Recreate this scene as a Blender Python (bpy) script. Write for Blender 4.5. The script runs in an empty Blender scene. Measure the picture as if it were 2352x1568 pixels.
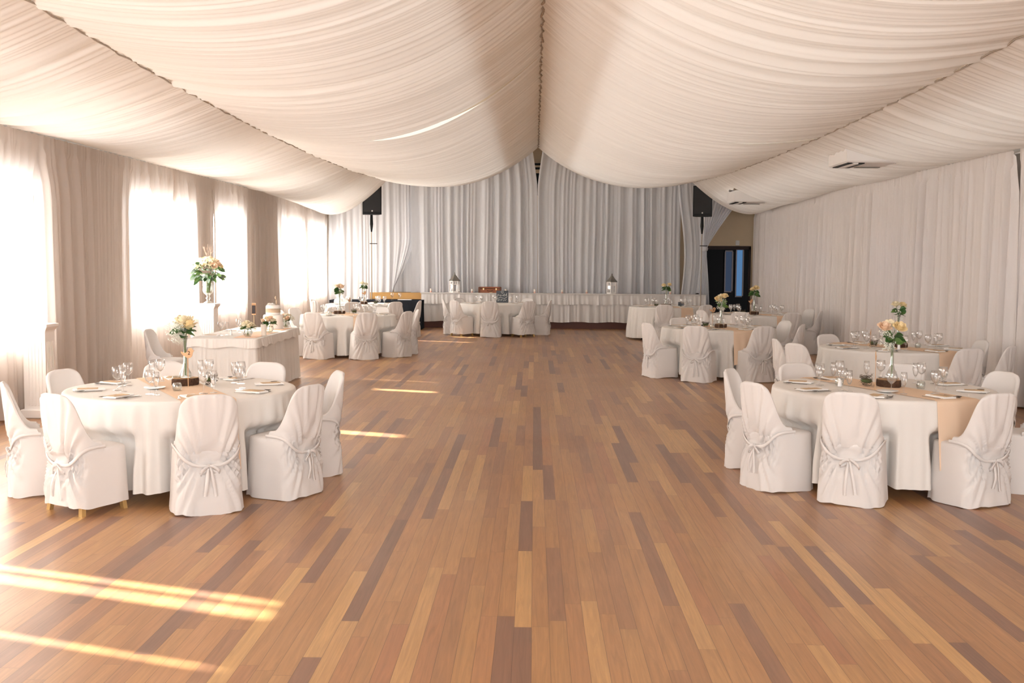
import bpy, math, random
import numpy as np
from mathutils import Matrix, Vector
PI = math.pi
random.seed(7); rng = np.random.RandomState(7)
scene = bpy.context.scene
col = scene.collection

# ------------------------------------------------------------------ camera
cam_d = bpy.data.cameras.new('camera'); cam = bpy.data.objects.new('camera', cam_d); col.objects.link(cam)
cam_d.sensor_width = 36.0; cam_d.lens = 2550.0 / 2352.0 * 36.0; cam_d.clip_end = 200
cam.matrix_world = (Matrix.Translation((0, 0, 1.8)) @ Matrix.Rotation(math.radians(1.136), 4, 'Z')
                    @ Matrix.Rotation(math.radians(90 - 4.135), 4, 'X') @ Matrix.Rotation(math.radians(0.4), 4, 'Z'))
scene.camera = cam
# ------------------------------------------------------------------ world, sun, exposure
world = bpy.data.worlds.new('sky'); scene.world = world; world.use_nodes = True
bg = world.node_tree.nodes['Background']; bg.inputs[0].default_value = (0.93, 0.96, 1.0, 1); bg.inputs[1].default_value = 5.6
sun_d = bpy.data.lights.new('sun', 'SUN'); sun_d.energy = 28; sun_d.angle = math.radians(1.1); sun_d.color = (1.0, .93, .84)
sun = bpy.data.objects.new('sun', sun_d); col.objects.link(sun)
el = math.radians(28.3); hd = Vector((1, -.354, 0)).normalized() * math.cos(el)
sun.rotation_euler = Vector((hd.x, hd.y, -math.sin(el))).to_track_quat('-Z', 'Y').to_euler()
def area(name, loc, target, sx, sy, energy, color):
    d = bpy.data.lights.new(name, 'AREA'); d.shape = 'RECTANGLE'; d.size = sx; d.size_y = sy; d.energy = energy; d.color = color
    o = bpy.data.objects.new(name, d); col.objects.link(o); o.location = loc
    o.rotation_euler = (Vector(target) - Vector(loc)).to_track_quat('-Z', 'Y').to_euler()
# fill light added inside the wall behind the camera to brighten the hall
area('added_front_fill', (0.5, -2.8, 2.3), (0.5, 15, 1.6), 9, 3.0, 340, (.95, .98, 1.0))
# unseen lamps added above the translucent drapes to brighten cloth and hall
for x_ in (-2.3, 2.4): area('added_drape_light', (x_, 15, 4.25), (x_, 15.001, 0), 3.0, 27, 150, (.94, .99, 1.0))
for x_ in (-5.0, 5.2): area('added_drape_light', (x_, 15, 3.72), (x_, 15.001, 0), 1.3, 27, 60, (.94, .99, 1.0))
vs = scene.view_settings; vs.view_transform = 'Standard'; vs.look = 'None'; vs.gamma = 1; vs.use_curve_mapping = False
vs.exposure = 1.12
scene.cycles.max_bounces = 10; scene.cycles.transparent_max_bounces = 24; scene.cycles.diffuse_bounces = 6

# ------------------------------------------------------------------ materials
MT = {}
def newmat(name):
    m = bpy.data.materials.new(name); m.use_nodes = True; m.node_tree.nodes.clear(); MT[name] = m
    nt = m.node_tree; out = nt.nodes.new('ShaderNodeOutputMaterial'); return m, nt, out
def N(nt, t, **kw):
    n = nt.nodes.new(t)
    for k, v in kw.items():
        if k.startswith('i_'):
            key = k[2:]; key = int(key) if key.isdigit() else key.replace('_', ' ')
            n.inputs[key].default_value = v
        else: setattr(n, k, v)
    return n
def principled(name, colr, rough=.6, metal=0, noise=0, nscale=8, bump=0, bscale=60, spec=.5, sheen=0):
    m, nt, out = newmat(name)
    p = N(nt, 'ShaderNodeBsdfPrincipled'); p.inputs['Base Color'].default_value = (*colr, 1); p.inputs['Roughness'].default_value = rough
    p.inputs['Metallic'].default_value = metal; p.inputs['Specular IOR Level'].default_value = spec
    tc = N(nt, 'ShaderNodeTexCoord')
    if noise:
        nz = N(nt, 'ShaderNodeTexNoise', i_Scale=nscale, i_Detail=4.0); nt.links.new(tc.outputs['Object'], nz.inputs['Vector'])
        mx = N(nt, 'ShaderNodeMix', data_type='RGBA'); mx.inputs[6].default_value = (*[c * (1 - noise) for c in colr], 1)
        mx.inputs[7].default_value = (*[min(1, c * (1 + noise)) for c in colr], 1)
        nt.links.new(nz.outputs[0], mx.inputs[0]); nt.links.new(mx.outputs[2], p.inputs['Base Color'])
    if bump:
        nb = N(nt, 'ShaderNodeTexNoise', i_Scale=bscale, i_Detail=5.0); nt.links.new(tc.outputs['Object'], nb.inputs['Vector'])
        b = N(nt, 'ShaderNodeBump', i_Strength=bump, i_Distance=.01); nt.links.new(nb.outputs[0], b.inputs['Height'])
        nt.links.new(b.outputs[0], p.inputs['Normal'])
    nt.links.new(p.outputs[0], out.inputs[0]); return m
def fabric(name, colr, trans=.3, clear=0.0, weave=0.25, tcol=None):
    """thin cloth: diffuse + translucent, with an open weave letting some light straight through"""
    m, nt, out = newmat(name)
    d = N(nt, 'ShaderNodeBsdfDiffuse'); d.inputs[0].default_value = (*colr, 1)
    t = N(nt, 'ShaderNodeBsdfTranslucent'); t.inputs[0].default_value = (*(tcol or colr), 1)
    tc = N(nt, 'ShaderNodeTexCoord'); nz = N(nt, 'ShaderNodeTexNoise', i_Scale=9.0, i_Detail=3.0)
    nt.links.new(tc.outputs['Object'], nz.inputs['Vector'])
    b = N(nt, 'ShaderNodeBump', i_Strength=weave, i_Distance=.01); nt.links.new(nz.outputs[0], b.inputs['Height']); nt.links.new(b.outputs[0], d.inputs['Normal'])
    mx = N(nt, 'ShaderNodeMixShader'); mx.inputs[0].default_value = trans
    nt.links.new(d.outputs[0], mx.inputs[1]); nt.links.new(t.outputs[0], mx.inputs[2]); last = mx
    if clear:
        tr = N(nt, 'ShaderNodeBsdfTransparent'); m2 = N(nt, 'ShaderNodeMixShader'); m2.inputs[0].default_value = clear
        nt.links.new(mx.outputs[0], m2.inputs[1]); nt.links.new(tr.outputs[0], m2.inputs[2]); last = m2
    nt.links.new(last.outputs[0], out.inputs[0]); return m
def glass(name, tint=(1, 1, 1), amt=.30):
    m, nt, out = newmat(name)
    tr = N(nt, 'ShaderNodeBsdfTransparent'); tr.inputs[0].default_value = (*tint, 1)
    g = N(nt, 'ShaderNodeBsdfGlossy'); g.inputs['Roughness'].default_value = .04
    lw = N(nt, 'ShaderNodeLayerWeight', i_Blend=amt); mx = N(nt, 'ShaderNodeMixShader')
    ma = N(nt, 'ShaderNodeMath', operation='MULTIPLY_ADD'); ma.inputs[1].default_value = .85; ma.inputs[2].default_value = .05
    nt.links.new(lw.outputs['Facing'], ma.inputs[0]); nt.links.new(ma.outputs[0], mx.inputs[0])
    nt.links.new(tr.outputs[0], mx.inputs[1]); nt.links.new(g.outputs[0], mx.inputs[2]); nt.links.new(mx.outputs[0], out.inputs[0]); return m
def emit(name, colr, s):
    m, nt, out = newmat(name); e = N(nt, 'ShaderNodeEmission'); e.inputs[0].default_value = (*colr, 1); e.inputs[1].default_value = s
    nt.links.new(e.outputs[0], out.inputs[0]); return m

def floor_mat():
    m, nt, out = newmat('floor_boards'); L = nt.links.new
    tc = N(nt, 'ShaderNodeTexCoord'); sx = N(nt, 'ShaderNodeSeparateXYZ'); L(tc.outputs['Object'], sx.inputs[0])
    def math_(op, a, b=None, c=None):
        n = N(nt, 'ShaderNodeMath', operation=op)
        for i, v in enumerate((a, b, c)):
            if v is None: continue
            if isinstance(v, (int, float)): n.inputs[i].default_value = v
            else: L(v, n.inputs[i])
        return n.outputs[0]
    u = math_('DIVIDE', sx.outputs[0], .0865); row = math_('FLOOR', u); fu = math_('FRACT', u)
    w1 = N(nt, 'ShaderNodeTexWhiteNoise', noise_dimensions='1D'); L(row, w1.inputs['W'])
    ln = math_('MULTIPLY_ADD', w1.outputs[0], 1.5, 1.2)
    w1b = N(nt, 'ShaderNodeTexWhiteNoise', noise_dimensions='1D'); L(math_('ADD', row, 71.3), w1b.inputs['W'])
    v = math_('ADD', math_('DIVIDE', sx.outputs[1], ln), math_('MULTIPLY', w1b.outputs[0], 9.0)); cell = math_('FLOOR', v); fv = math_('FRACT', v)
    cv = N(nt, 'ShaderNodeCombineXYZ'); L(row, cv.inputs[0]); L(cell, cv.inputs[1])
    wc = N(nt, 'ShaderNodeTexWhiteNoise', noise_dimensions='2D'); L(cv.outputs[0], wc.inputs['Vector'])
    cr = N(nt, 'ShaderNodeValToRGB'); L(wc.outputs[0], cr.inputs[0]); cr.color_ramp.interpolation = 'LINEAR'
    e = cr.color_ramp.elements
    stops = [(0, (.20, .098, .060)), (.08, (.24, .115, .068)), (.17, (.335, .160, .070)), (.35, (.385, .185, .070)), (.55, (.415, .210, .080)), (.72, (.44, .230, .085)), (.84, (.37, .160, .068)), (.93, (.50, .275, .105)), (1, (.56, .32, .12))]
    e[0].position = 0; e[0].color = (*stops[0][1], 1); e[1].position = 1; e[1].color = (*stops[-1][1], 1)
    for p_, c_ in stops[1:-1]:
        q = e.new(p_); q.color = (*c_, 1)
    # grain
    mp = N(nt, 'ShaderNodeMapping'); mp.inputs['Scale'].default_value = (38, 1.6, 1); L(tc.outputs['Object'], mp.inputs[0])
    ad = N(nt, 'ShaderNodeVectorMath', operation='ADD'); L(mp.outputs[0], ad.inputs[0]); 
    off = N(nt, 'ShaderNodeVectorMath', operation='SCALE'); L(wc.outputs[1], off.inputs[0]); off.inputs['Scale'].default_value = 40; L(off.outputs[0], ad.inputs[1])
    nz = N(nt, 'ShaderNodeTexNoise', i_Scale=1.0, i_Detail=6.0, i_Roughness=.65, i_Distortion=1.2); L(ad.outputs[0], nz.inputs['Vector'])
    g = N(nt, 'ShaderNodeMapRange'); L(nz.outputs[0], g.inputs[0]); g.inputs[1].default_value = .3; g.inputs[2].default_value = .72; g.inputs[3].default_value = .70; g.inputs[4].default_value = 1.08
    mul = N(nt, 'ShaderNodeVectorMath', operation='SCALE'); L(cr.outputs[0], mul.inputs[0]); L(g.outputs[0], mul.inputs['Scale'])
    # wear
    nw = N(nt, 'ShaderNodeTexNoise', i_Scale=.7, i_Detail=5.0); L(tc.outputs['Object'], nw.inputs['Vector'])
    # gaps
    du = math_('MINIMUM', fu, math_('SUBTRACT', 1.0, fu)); gu = math_('LESS_THAN', du, .014)
    dv = math_('MINIMUM', fv, math_('SUBTRACT', 1.0, fv)); gv = math_('LESS_THAN', math_('MULTIPLY', dv, ln), .0012)
    gap = math_('MULTIPLY', math_('MAXIMUM', gu, gv), .72)
    mx = N(nt, 'ShaderNodeMix', data_type='RGBA'); L(gap, mx.inputs[0]); L(mul.outputs[0], mx.inputs[6]); mx.inputs[7].default_value = (.07, .030, .015, 1)
    p = N(nt, 'ShaderNodeBsdfPrincipled'); L(mx.outputs[2], p.inputs['Base Color']); p.inputs['Specular IOR Level'].default_value = .6; p.inputs['Coat Weight'].default_value = .25; p.inputs['Coat Roughness'].default_value = .34
    rr = N(nt, 'ShaderNodeMapRange'); L(nw.outputs[0], rr.inputs[0]); rr.inputs[3].default_value = .30; rr.inputs[4].default_value = .48
    L(rr.outputs[0], p.inputs['Roughness'])
    b = N(nt, 'ShaderNodeBump', i_Strength=.25, i_Distance=.002); L(math_('SUBTRACT', 1.0, gap), b.inputs['Height']); L(b.outputs[0], p.inputs['Normal'])
    L(p.outputs[0], out.inputs[0])
floor_mat()
fabric('cover_cloth', (.86, .835, .82), .2)
fabric('table_linen', (.88, .86, .83), .15)
fabric('peach_linen', (.90, .70, .53), .2)
fabric('left_sheer', (.77, .70, .65), .40, .025, tcol=(.92, .86, .80))
fabric('right_sheer', (.86, .82, .80), .14)
fabric('back_sheer', (.83, .85, .89), .25)
fabric('stage_cloth', (.86, .85, .84), .15)
fabric('ceiling_cloth', (.89, .86, .82), .22)
fabric('black_cloth', (.028, .032, .04), .0)
principled('wall_cream', (.74, .60, .42), .8, noise=.05, nscale=3)
principled('wall_grey', (.55, .52, .49), .85, noise=.05)
principled('roof_board', (.62, .50, .38), .8, noise=.1)
principled('white_paint', (.88, .86, .84), .45, noise=.03, nscale=6)
principled('stage_wood', (.62, .36, .12), .45, noise=.15, nscale=5)
principled('stage_base', (.10, .028, .014), .5, noise=.2)
principled('black_plastic', (.008, .009, .011), .5, spec=.25)
principled('black_metal', (.02, .02, .02), .35, 1)
principled('speaker_grille', (.02, .021, .023), .6, bump=.6, bscale=400)
principled('dark_wood', (.03, .013, .012), .6, noise=.2)
principled('legs_gold', (.62, .42, .17), .35, .6, noise=.1)
principled('steel', (.42, .40, .39), .22, 1)
principled('steel_dark', (.25, .24, .24), .3, 1)
principled('napkin', (.90, .89, .88), .8, bump=.1, bscale=200)
principled('kraft', (.56, .40, .25), .8, noise=.1, nscale=40)
principled('bark', (.075, .035, .018), .9, noise=.5, nscale=60, bump=1, bscale=90)
principled('log_face', (.45, .27, .13), .8, noise=.2, nscale=30)
principled('ply', (.60, .36, .20), .7, noise=.12, nscale=30)
principled('ink', (.06, .03, .02), .7)
principled('rose_cream', (.90, .82, .62), .6, noise=.06, nscale=30)
principled('rose_yellow', (.88, .72, .42), .6, noise=.06, nscale=30)
principled('rose_peach', (.89, .68, .50), .6, noise=.06, nscale=30)
principled('rose_white', (.88, .86, .76), .6, noise=.04, nscale=30)
principled('leaf_dark', (.05, .13, .035), .45, noise=.3, nscale=20)
principled('leaf_mid', (.12, .22, .06), .5, noise=.3, nscale=20)
principled('leaf_grey', (.16, .22, .17), .6, noise=.2, nscale=20)
principled('stem_green', (.16, .25, .08), .5)
principled('gyp', (.85, .86, .78), .8)
principled('twig', (.10, .075, .05), .85, noise=.3, nscale=40)
principled('branch_pale', (.62, .46, .36), .8, noise=.1)
principled('moss', (.09, .12, .04), .9, noise=.4, nscale=60, bump=1)
principled('candle_wax', (.93, .87, .80), .5)
principled('candle_pink', (.80, .52, .44), .5, noise=.15, nscale=30)
principled('wick', (.05, .04, .03), .9)
principled('icing', (.92, .90, .87), .6, bump=.15, bscale=30)
principled('hessian', (.55, .44, .33), .9, noise=.15, nscale=80)
principled('leather', (.30, .095, .035), .45, noise=.2, nscale=14)
principled('leather_edge', (.16, .05, .02), .5)
principled('brass', (.70, .52, .28), .3, 1)
principled('slate', (.10, .115, .135), .8, noise=.15)
principled('chalk', (.88, .88, .87), .8)
principled('lantern_roof', (.22, .21, .19), .5, .3, noise=.2)
principled('salt', (.88, .88, .88), .5)
principled('steel_cap', (.6, .6, .6), .25, 1)
principled('cord', (.46, .40, .34), .9, noise=.3, nscale=90)
principled('china', (.9, .9, .9), .25)
principled('peach_paper', (.90, .62, .45), .7)
principled('pepper', (.03, .02, .02), .4)
principled('hose_green', (.02, .04, .05), .5)
glass('clear_glass'); glass('thick_glass', (.95, .97, .96), .42); glass('pane_glass', (.98, .99, 1), .15); glass('dimmed_pane', (.10, .115, .15), .15)
principled('blue_glass_lit', (.03, .05, .09), .2)
emit('blue_daylight', (.10, .22, .42), .42); emit('blue_daylight_dim', (.07, .10, .17), .25)
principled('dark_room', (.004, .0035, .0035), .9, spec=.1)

# ------------------------------------------------------------------ mesh helpers
class MB:
    def __init__(s): s.v = []; s.f = []; s.mi = []
    def add(s, v, f, mi=0):
        b = len(s.v); s.v += [tuple(p) for p in v]; s.f += [tuple(i + b for i in q) for q in f]; s.mi += [mi] * len(f); return s
    def grid(s, P, mi=0, closeu=False, flip=False):
        """P[i][j] -> quads"""
        n, m = len(P), len(P[0]); v = [p for r in P for p in r]; f = []
        for i in range(n - 1):
            for j in range(m if closeu else m - 1):
                k = (j + 1) % m; q = (i * m + j, i * m + k, (i + 1) * m + k, (i + 1) * m + j)
                f.append(q[::-1] if flip else q)
        return s.add(v, f, mi)
    def box(s, c, d, mi=0, rz=0, bev=0):
        x, y, z = [q / 2 for q in d]
        if bev:
            b = min(bev, x * .9, y * .9, z * .9); pts = []
            for sz in (-1, 1):
                for zz in ((z, x - b, y - b), (z - b, x, y))[:: sz * 1]:
                    pts.append([(a, o, sz * zz[0]) for a, o in ((-zz[1], -zz[2] ), (zz[1], -zz[2]), (zz[1], zz[2]), (-zz[1], zz[2]))])
            pts.sort(key=lambda r: r[0][2])
            v = [p for r in pts for p in r]; f = [(3, 2, 1, 0), (12, 13, 14, 15)]
            for i in range(3):
                for j in range(4): k = (j + 1) % 4; f.append((i * 4 + j, i * 4 + k, i * 4 + 4 + k, i * 4 + 4 + j))
        else:
            v = [(a * x, o * y, e * z) for e in (-1, 1) for a, o in ((-1, -1), (1, -1), (1, 1), (-1, 1))]
            f = [(3, 2, 1, 0), (4, 5, 6, 7), (0, 1, 5, 4), (1, 2, 6, 5), (2, 3, 7, 6), (3, 0, 4, 7)]
        ca, sa = math.cos(rz), math.sin(rz)
        return s.add([(c[0] + p[0] * ca - p[1] * sa, c[1] + p[0] * sa + p[1] * ca, c[2] + p[2]) for p in v], f, mi)
    def lathe(s, prof, n=24, c=(0, 0, 0), mi=0, cap0=False, cap1=False):
        P = [[(c[0] + r * math.cos(2 * PI * j / n), c[1] + r * math.sin(2 * PI * j / n), c[2] + z) for j in range(n)] for r, z in prof]
        s.grid(P, mi, closeu=True)
        if cap0: s.add(P[0], [tuple(range(n))[::-1]], mi)
        if cap1: s.add(P[-1], [tuple(range(n))], mi)
        return s
    def tube(s, path, r, n=6, mi=0, cap=True):
        path = [Vector(p) for p in path]; rs = r if isinstance(r, (list, tuple)) else [r] * len(path); P = []
        up = Vector((0, 0, 1)); 
        for i, p in enumerate(path):
            t = (path[min(i + 1, len(path) - 1)] - path[max(i - 1, 0)]).normalized()
            a = t.cross(up)
            if a.length < .05: a = t.cross(Vector((1, 0, 0)))
            a.normalize(); b = t.cross(a)
            P.append([tuple(p + (a * math.cos(2 * PI * j / n) + b * math.sin(2 * PI * j / n)) * rs[i]) for j in range(n)])
        s.grid(P, mi, closeu=True)
        if cap: s.add(P[0], [tuple(range(n))], mi); s.add(P[-1], [tuple(range(n))[::-1]], mi)
        return s
    def ribbon(s, path, wdir, w, th=.003, mi=0):
        """flat strip with thickness; wdir: vector or list"""
        path = [Vector(p) for p in path]; P = []
        for i, p in enumerate(path):
            t = (path[min(i + 1, len(path) - 1)] - path[max(i - 1, 0)]).normalized()
            wd = Vector(wdir[i] if isinstance(wdir, list) else wdir); wd = (wd - t * wd.dot(t)).normalized(); nn = t.cross(wd)
            ww = (w[i] if isinstance(w, (list, tuple)) else w) / 2
            P.append([tuple(p + wd * a * ww + nn * b * th / 2) for a, b in ((-1, -1), (1, -1), (1, 1), (-1, 1))])
        s.grid(P, mi, closeu=True); s.add(P[0], [(3, 2, 1, 0)], mi); s.add(P[-1], [(0, 1, 2, 3)], mi); return s
    def prism(s, poly, z0, z1, mi=0, xf=None):
        n = len(poly); v = [(x, y, z0) for x, y in poly] + [(x, y, z1) for x, y in poly]
        if xf: v = [xf(p) for p in v]
        return s.add(v, [tuple(range(n))[::-1], tuple(range(n, 2 * n))] + [(i, (i + 1) % n, n + (i + 1) % n, n + i) for i in range(n)], mi)
    def ball(s, c, r, n=8, mi=0, sc=(1, 1, 1)):
        prof = [(max(1e-4, math.sin(PI * i / n)), -math.cos(PI * i / n)) for i in range(n + 1)]
        P = [[(c[0] + r * sc[0] * a * math.cos(2 * PI * j / (n + 2)), c[1] + r * sc[1] * a * math.sin(2 * PI * j / (n + 2)), c[2] + r * sc[2] * z) for j in range(n + 2)] for a, z in prof]
        return s.grid(P, mi, closeu=True)
    def mesh(s, name, mats, smooth=True):
        me = bpy.data.meshes.new(name); me.from_pydata(s.v, [], s.f)
        for m in ([mats] if isinstance(mats, str) else mats): me.materials.append(MT[m])
        me.polygons.foreach_set('material_index', s.mi); me.polygons.foreach_set('use_smooth', [smooth] * len(me.polygons))
        me.update(); return me
    def obj(s, name, mats, parent=None, smooth=True, loc=None, sharp=None):
        me = s.mesh(name, mats, smooth)
        if sharp is not None:
            me.set_sharp_from_angle(angle=math.radians(sharp))
        return link(name, me, parent, loc)
def link(name, me, parent=None, loc=None, rz=0):
    o = bpy.data.objects.new(name, me); col.objects.link(o)
    if parent is not None: o.parent = parent
    if loc is not None: o.location = loc
    if rz: o.rotation_euler = (0, 0, rz)
    return o
def tag(o, label, cat, group=None, kind=None):
    if label: o['label'] = label
    if cat: o['category'] = cat
    if group: o['group'] = group
    if kind: o['kind'] = kind
    return o
def empty(name, loc, rz=0, label=None, cat=None, group=None):
    o = link(name, None, None, loc, rz); o.empty_display_size = .05; return tag(o, label, cat, group)
def struct(o): o['kind'] = 'structure'; return o
def copytree(o, parent=None, top=True):
    c = o.copy(); col.objects.link(c); c.parent = parent
    for ch in KIDS.get(o.name, []): copytree(ch, c, False)
    return c
KIDS = {}
def reg(o):
    KIDS[o.name] = [c for c in bpy.data.objects if c.parent == o]
    for c in KIDS[o.name]: reg(c)
PARK = []
def proto(o): reg(o); PARK.append(o); return o
used = set()
def place(p, loc, rz, label, cat=None, group=None, sc=None):
    if p.name not in used: used.add(p.name); c = p
    else: c = copytree(p)
    c.location = loc; c.rotation_euler = (0, 0, rz)
    if sc: c.scale = (sc, sc, sc)
    return tag(c, label, cat or p.get('category'), group)

# ------------------------------------------------------------------ room shell
XL, XR, YB, YF = -5.95, 6.25, 31.6, -3.0
MB().box((.15, 14.4, -.05), (13.2, 36, .1)).obj('floor', 'floor_boards', smooth=False); struct(bpy.data.objects['floor'])
WZ = (.86, 2.75)
wins = [(4.6, 8.6), (10.3, 13.14), (16.0, 19.05), (20.3, 22.35), (25.3, 28.15), (28.45, 31.0)]
m = MB()
def wallbox(y0, y1, z0, z1): m.box((XL - .1, (y0 + y1) / 2, (z0 + z1) / 2), (.2, y1 - y0, z1 - z0))
ys = [YF] + [v for w in wins for v in w] + [YB]
wallbox(YF, YB, 0, WZ[0]); wallbox(YF, YB, WZ[1], 3.55)
for i in range(0, len(ys), 2): wallbox(ys[i], ys[i + 1], WZ[0], WZ[1])
struct(m.obj('wall_left', 'wall_grey', smooth=False))
for i, (a, b) in enumerate(wins):
    f = MB()
    for y in (a + .03, b - .03): f.box((XL - .1, y, 1.805), (.08, .06, 1.89))
    nm = 2 if b - a > 2.5 else 1
    for k in range(1, nm + 1): f.box((XL - .1, a + (b - a) * k / (nm + 1), 1.805), (.06, .05, 1.80))
    for z in (WZ[0] + .03, WZ[1] - .03): f.box((XL - .1, (a + b) / 2, z), (.07, b - a - .12, .06))
    w = f.obj('window_%d' % (i + 1), 'white_paint', smooth=False); struct(w)
    MB().box((XL - .13, (a + b) / 2, 1.805), (.006, b - a - .12, 1.78)).obj('pane', 'pane_glass', w, smooth=False)
struct(MB().box((.15, YF - .1, 2.5), (12.8, .2, 5.2)).obj('wall_front', 'wall_cream', smooth=False))
# right wall
rw = [(11.0, 15.2), (17.2, 20.6), (23.2, 26.0), (28.0, 29.6)]
m = MB(); ysr = [YF] + [v for w in rw for v in w] + [YB]
def wb(y0, y1, z0, z1): m.box((XR + .1, (y0 + y1) / 2, (z0 + z1) / 2), (.2, y1 - y0, z1 - z0))
wb(YF, YB, 0, 1.15); wb(YF, YB, 2.35, 3.55)
for i in range(0, len(ysr), 2): wb(ysr[i], ysr[i + 1], 1.15, 2.35)
struct(m.obj('wall_right', 'wall_grey', smooth=False))
for i, (a, b) in enumerate(rw):
    f = MB()
    for y in (a + .03, b - .03, (a + b) / 2): f.box((XR + .1, y, 1.75), (.08, .06, 1.2))
    for z in (1.18, 2.32): f.box((XR + .1, (a + b) / 2, z), (.07, b - a - .12, .06))
    w = f.obj('window_%d' % (i + 7), 'white_paint', smooth=False); struct(w)
    MB().box((XR + .13, (a + b) / 2, 1.75), (.006, b - a - .12, 1.1)).obj('pane', 'dimmed_pane', w, smooth=False)  # pane darkened so the right windows glow faintly; dimness put into the tint
# back wall with doorway
m = MB(); DX0, DX1, DZ = 4.78, 6.1, 2.24
m.box(((-6.15 + DX0) / 2, YB + .1, 2.6), (DX0 + 6.15, .2, 5.2)); m.box(((DX1 + 6.45) / 2, YB + .1, 2.6), (6.45 - DX1, .2, 5.2))
m.box(((DX0 + DX1) / 2, YB + .1, (DZ + 5.2) / 2), (DX1 - DX0, .2, 5.2 - DZ))
struct(m.obj('wall_back', 'wall_cream', smooth=False))
m = MB(); m.box(((DX0 + DX1) / 2, YB - .02, DZ - .02), (DX1 - DX0, .06, .10)); m.box((DX0 + .03, YB - .02, DZ / 2), (.06, .06, DZ)); m.box((DX1 - .03, YB - .02, DZ / 2), (.06, .06, DZ))
struct(m.obj('trim_1', 'dark_wood', smooth=False))
# room beyond the doorway
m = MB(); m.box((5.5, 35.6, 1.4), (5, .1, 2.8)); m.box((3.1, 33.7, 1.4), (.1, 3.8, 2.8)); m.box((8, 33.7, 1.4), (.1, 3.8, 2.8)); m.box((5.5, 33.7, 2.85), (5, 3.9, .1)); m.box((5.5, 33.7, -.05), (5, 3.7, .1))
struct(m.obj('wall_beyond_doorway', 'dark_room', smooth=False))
def bluewin(n, x0, x1, z0, z1, mat):
    w = MB().box(((x0 + x1) / 2 - .02, 35.5, z0 - .02), (x1 - x0, .06, .04)).box((x1, 35.5, (z0 + z1) / 2), (.04, .06, z1 - z0)).box((x0, 35.5, (z0 + z1) / 2), (.04, .06, z1 - z0)).box(((x0 + x1) / 2, 35.5, z1 + .02), (x1 - x0, .06, .04)).obj('window_%d' % n, 'dark_wood', smooth=False); struct(w)
    MB().box(((x0 + x1) / 2, 35.52, (z0 + z1) / 2), (x1 - x0, .02, z1 - z0)).obj('pane', mat, w, smooth=False)
bluewin(11, 6.05, 6.28, .9, 2.15, 'blue_daylight_dim'); bluewin(12, 6.40, 6.62, .75, 2.2, 'blue_daylight')
tag(MB().box((5.72, YB - .03, 2.36), (.10, .06, .14), bev=.01).obj('wall_sensor', 'white_paint', smooth=False), 'small white sensor box on the cream wall above the dark doorway', 'sensor')
# ceiling boards above the drapes
m = MB(); zr, zw = 5.0, 3.5
for sgn, xe in ((-1, -6.15), (1, 6.45)):
    m.grid([[(0, YF, zr), (0, YB + .2, zr)], [(xe, YF, zw), (xe, YB + .2, zw)]]); m.grid([[(0, YF, zr + .1), (0, YB + .2, zr + .1)], [(xe, YF, zw + .1), (xe, YB + .2, zw + .1)]])
struct(m.obj('ceiling', 'roof_board', smooth=False))
# dark panel painted as the shade behind the curtain gap, with louvre slats
v = empty('gable_shade_panel', (.06, 31.50, 4.0), 0, 'dark slatted panel added as shade in the gable behind the curtain gap', 'shade panel')
MB().box((0, 0, .10), (.8, .05, .9)).obj('backing', 'black_plastic', v, smooth=False)
MB().box((0, -.05, .32), (.9, .05, .10)).box((0, -.05, .46), (.9, .05, .05)).obj('slat', 'wall_cream', v, smooth=False)

# ------------------------------------------------------------------ pleats
def pleat(u, lams, seed, drift=None, k=.1):
    r = np.random.RandomState(seed); out = 0 * u
    for l in lams:
        ph = r.rand() * 6.28; ph2 = r.rand() * 6.28; lm = l * (7 + 5 * r.rand())
        a = l * k * (.55 + .45 * np.sin(2 * PI * u / lm + ph2))
        out = out + a * np.sin(2 * PI * u / l + ph + 1.2 * np.sin(2 * PI * u / (lm * .6) + ph2) + (drift if drift is not None else 0) * (.6 + r.rand()))
    return out
def npgrid(name, mat, X, Y, Z, parent=None, smooth=True, holes=()):
    n, m_ = X.shape; v = np.stack([X, Y, Z], -1).reshape(-1, 3)
    i = np.arange(n - 1)[:, None] * m_ + np.arange(m_ - 1)[None]; q = np.stack([i, i + 1, i + m_ + 1, i + m_], -1).reshape(-1, 4)
    for hx, hy, hw, hl in holes:
        c_ = v[q].mean(1); q = q[~((c_[:, 0] > hx) & (c_[:, 0] < hx + hw) & (c_[:, 1] > hy) & (c_[:, 1] < hy + hl))]
    me = bpy.data.meshes.new(name); me.from_pydata(v.tolist(), [], q.tolist()); me.materials.append(MT[mat])
    me.polygons.foreach_set('use_smooth', [smooth] * len(me.polygons)); me.update(); return link(name, me, parent)
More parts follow.
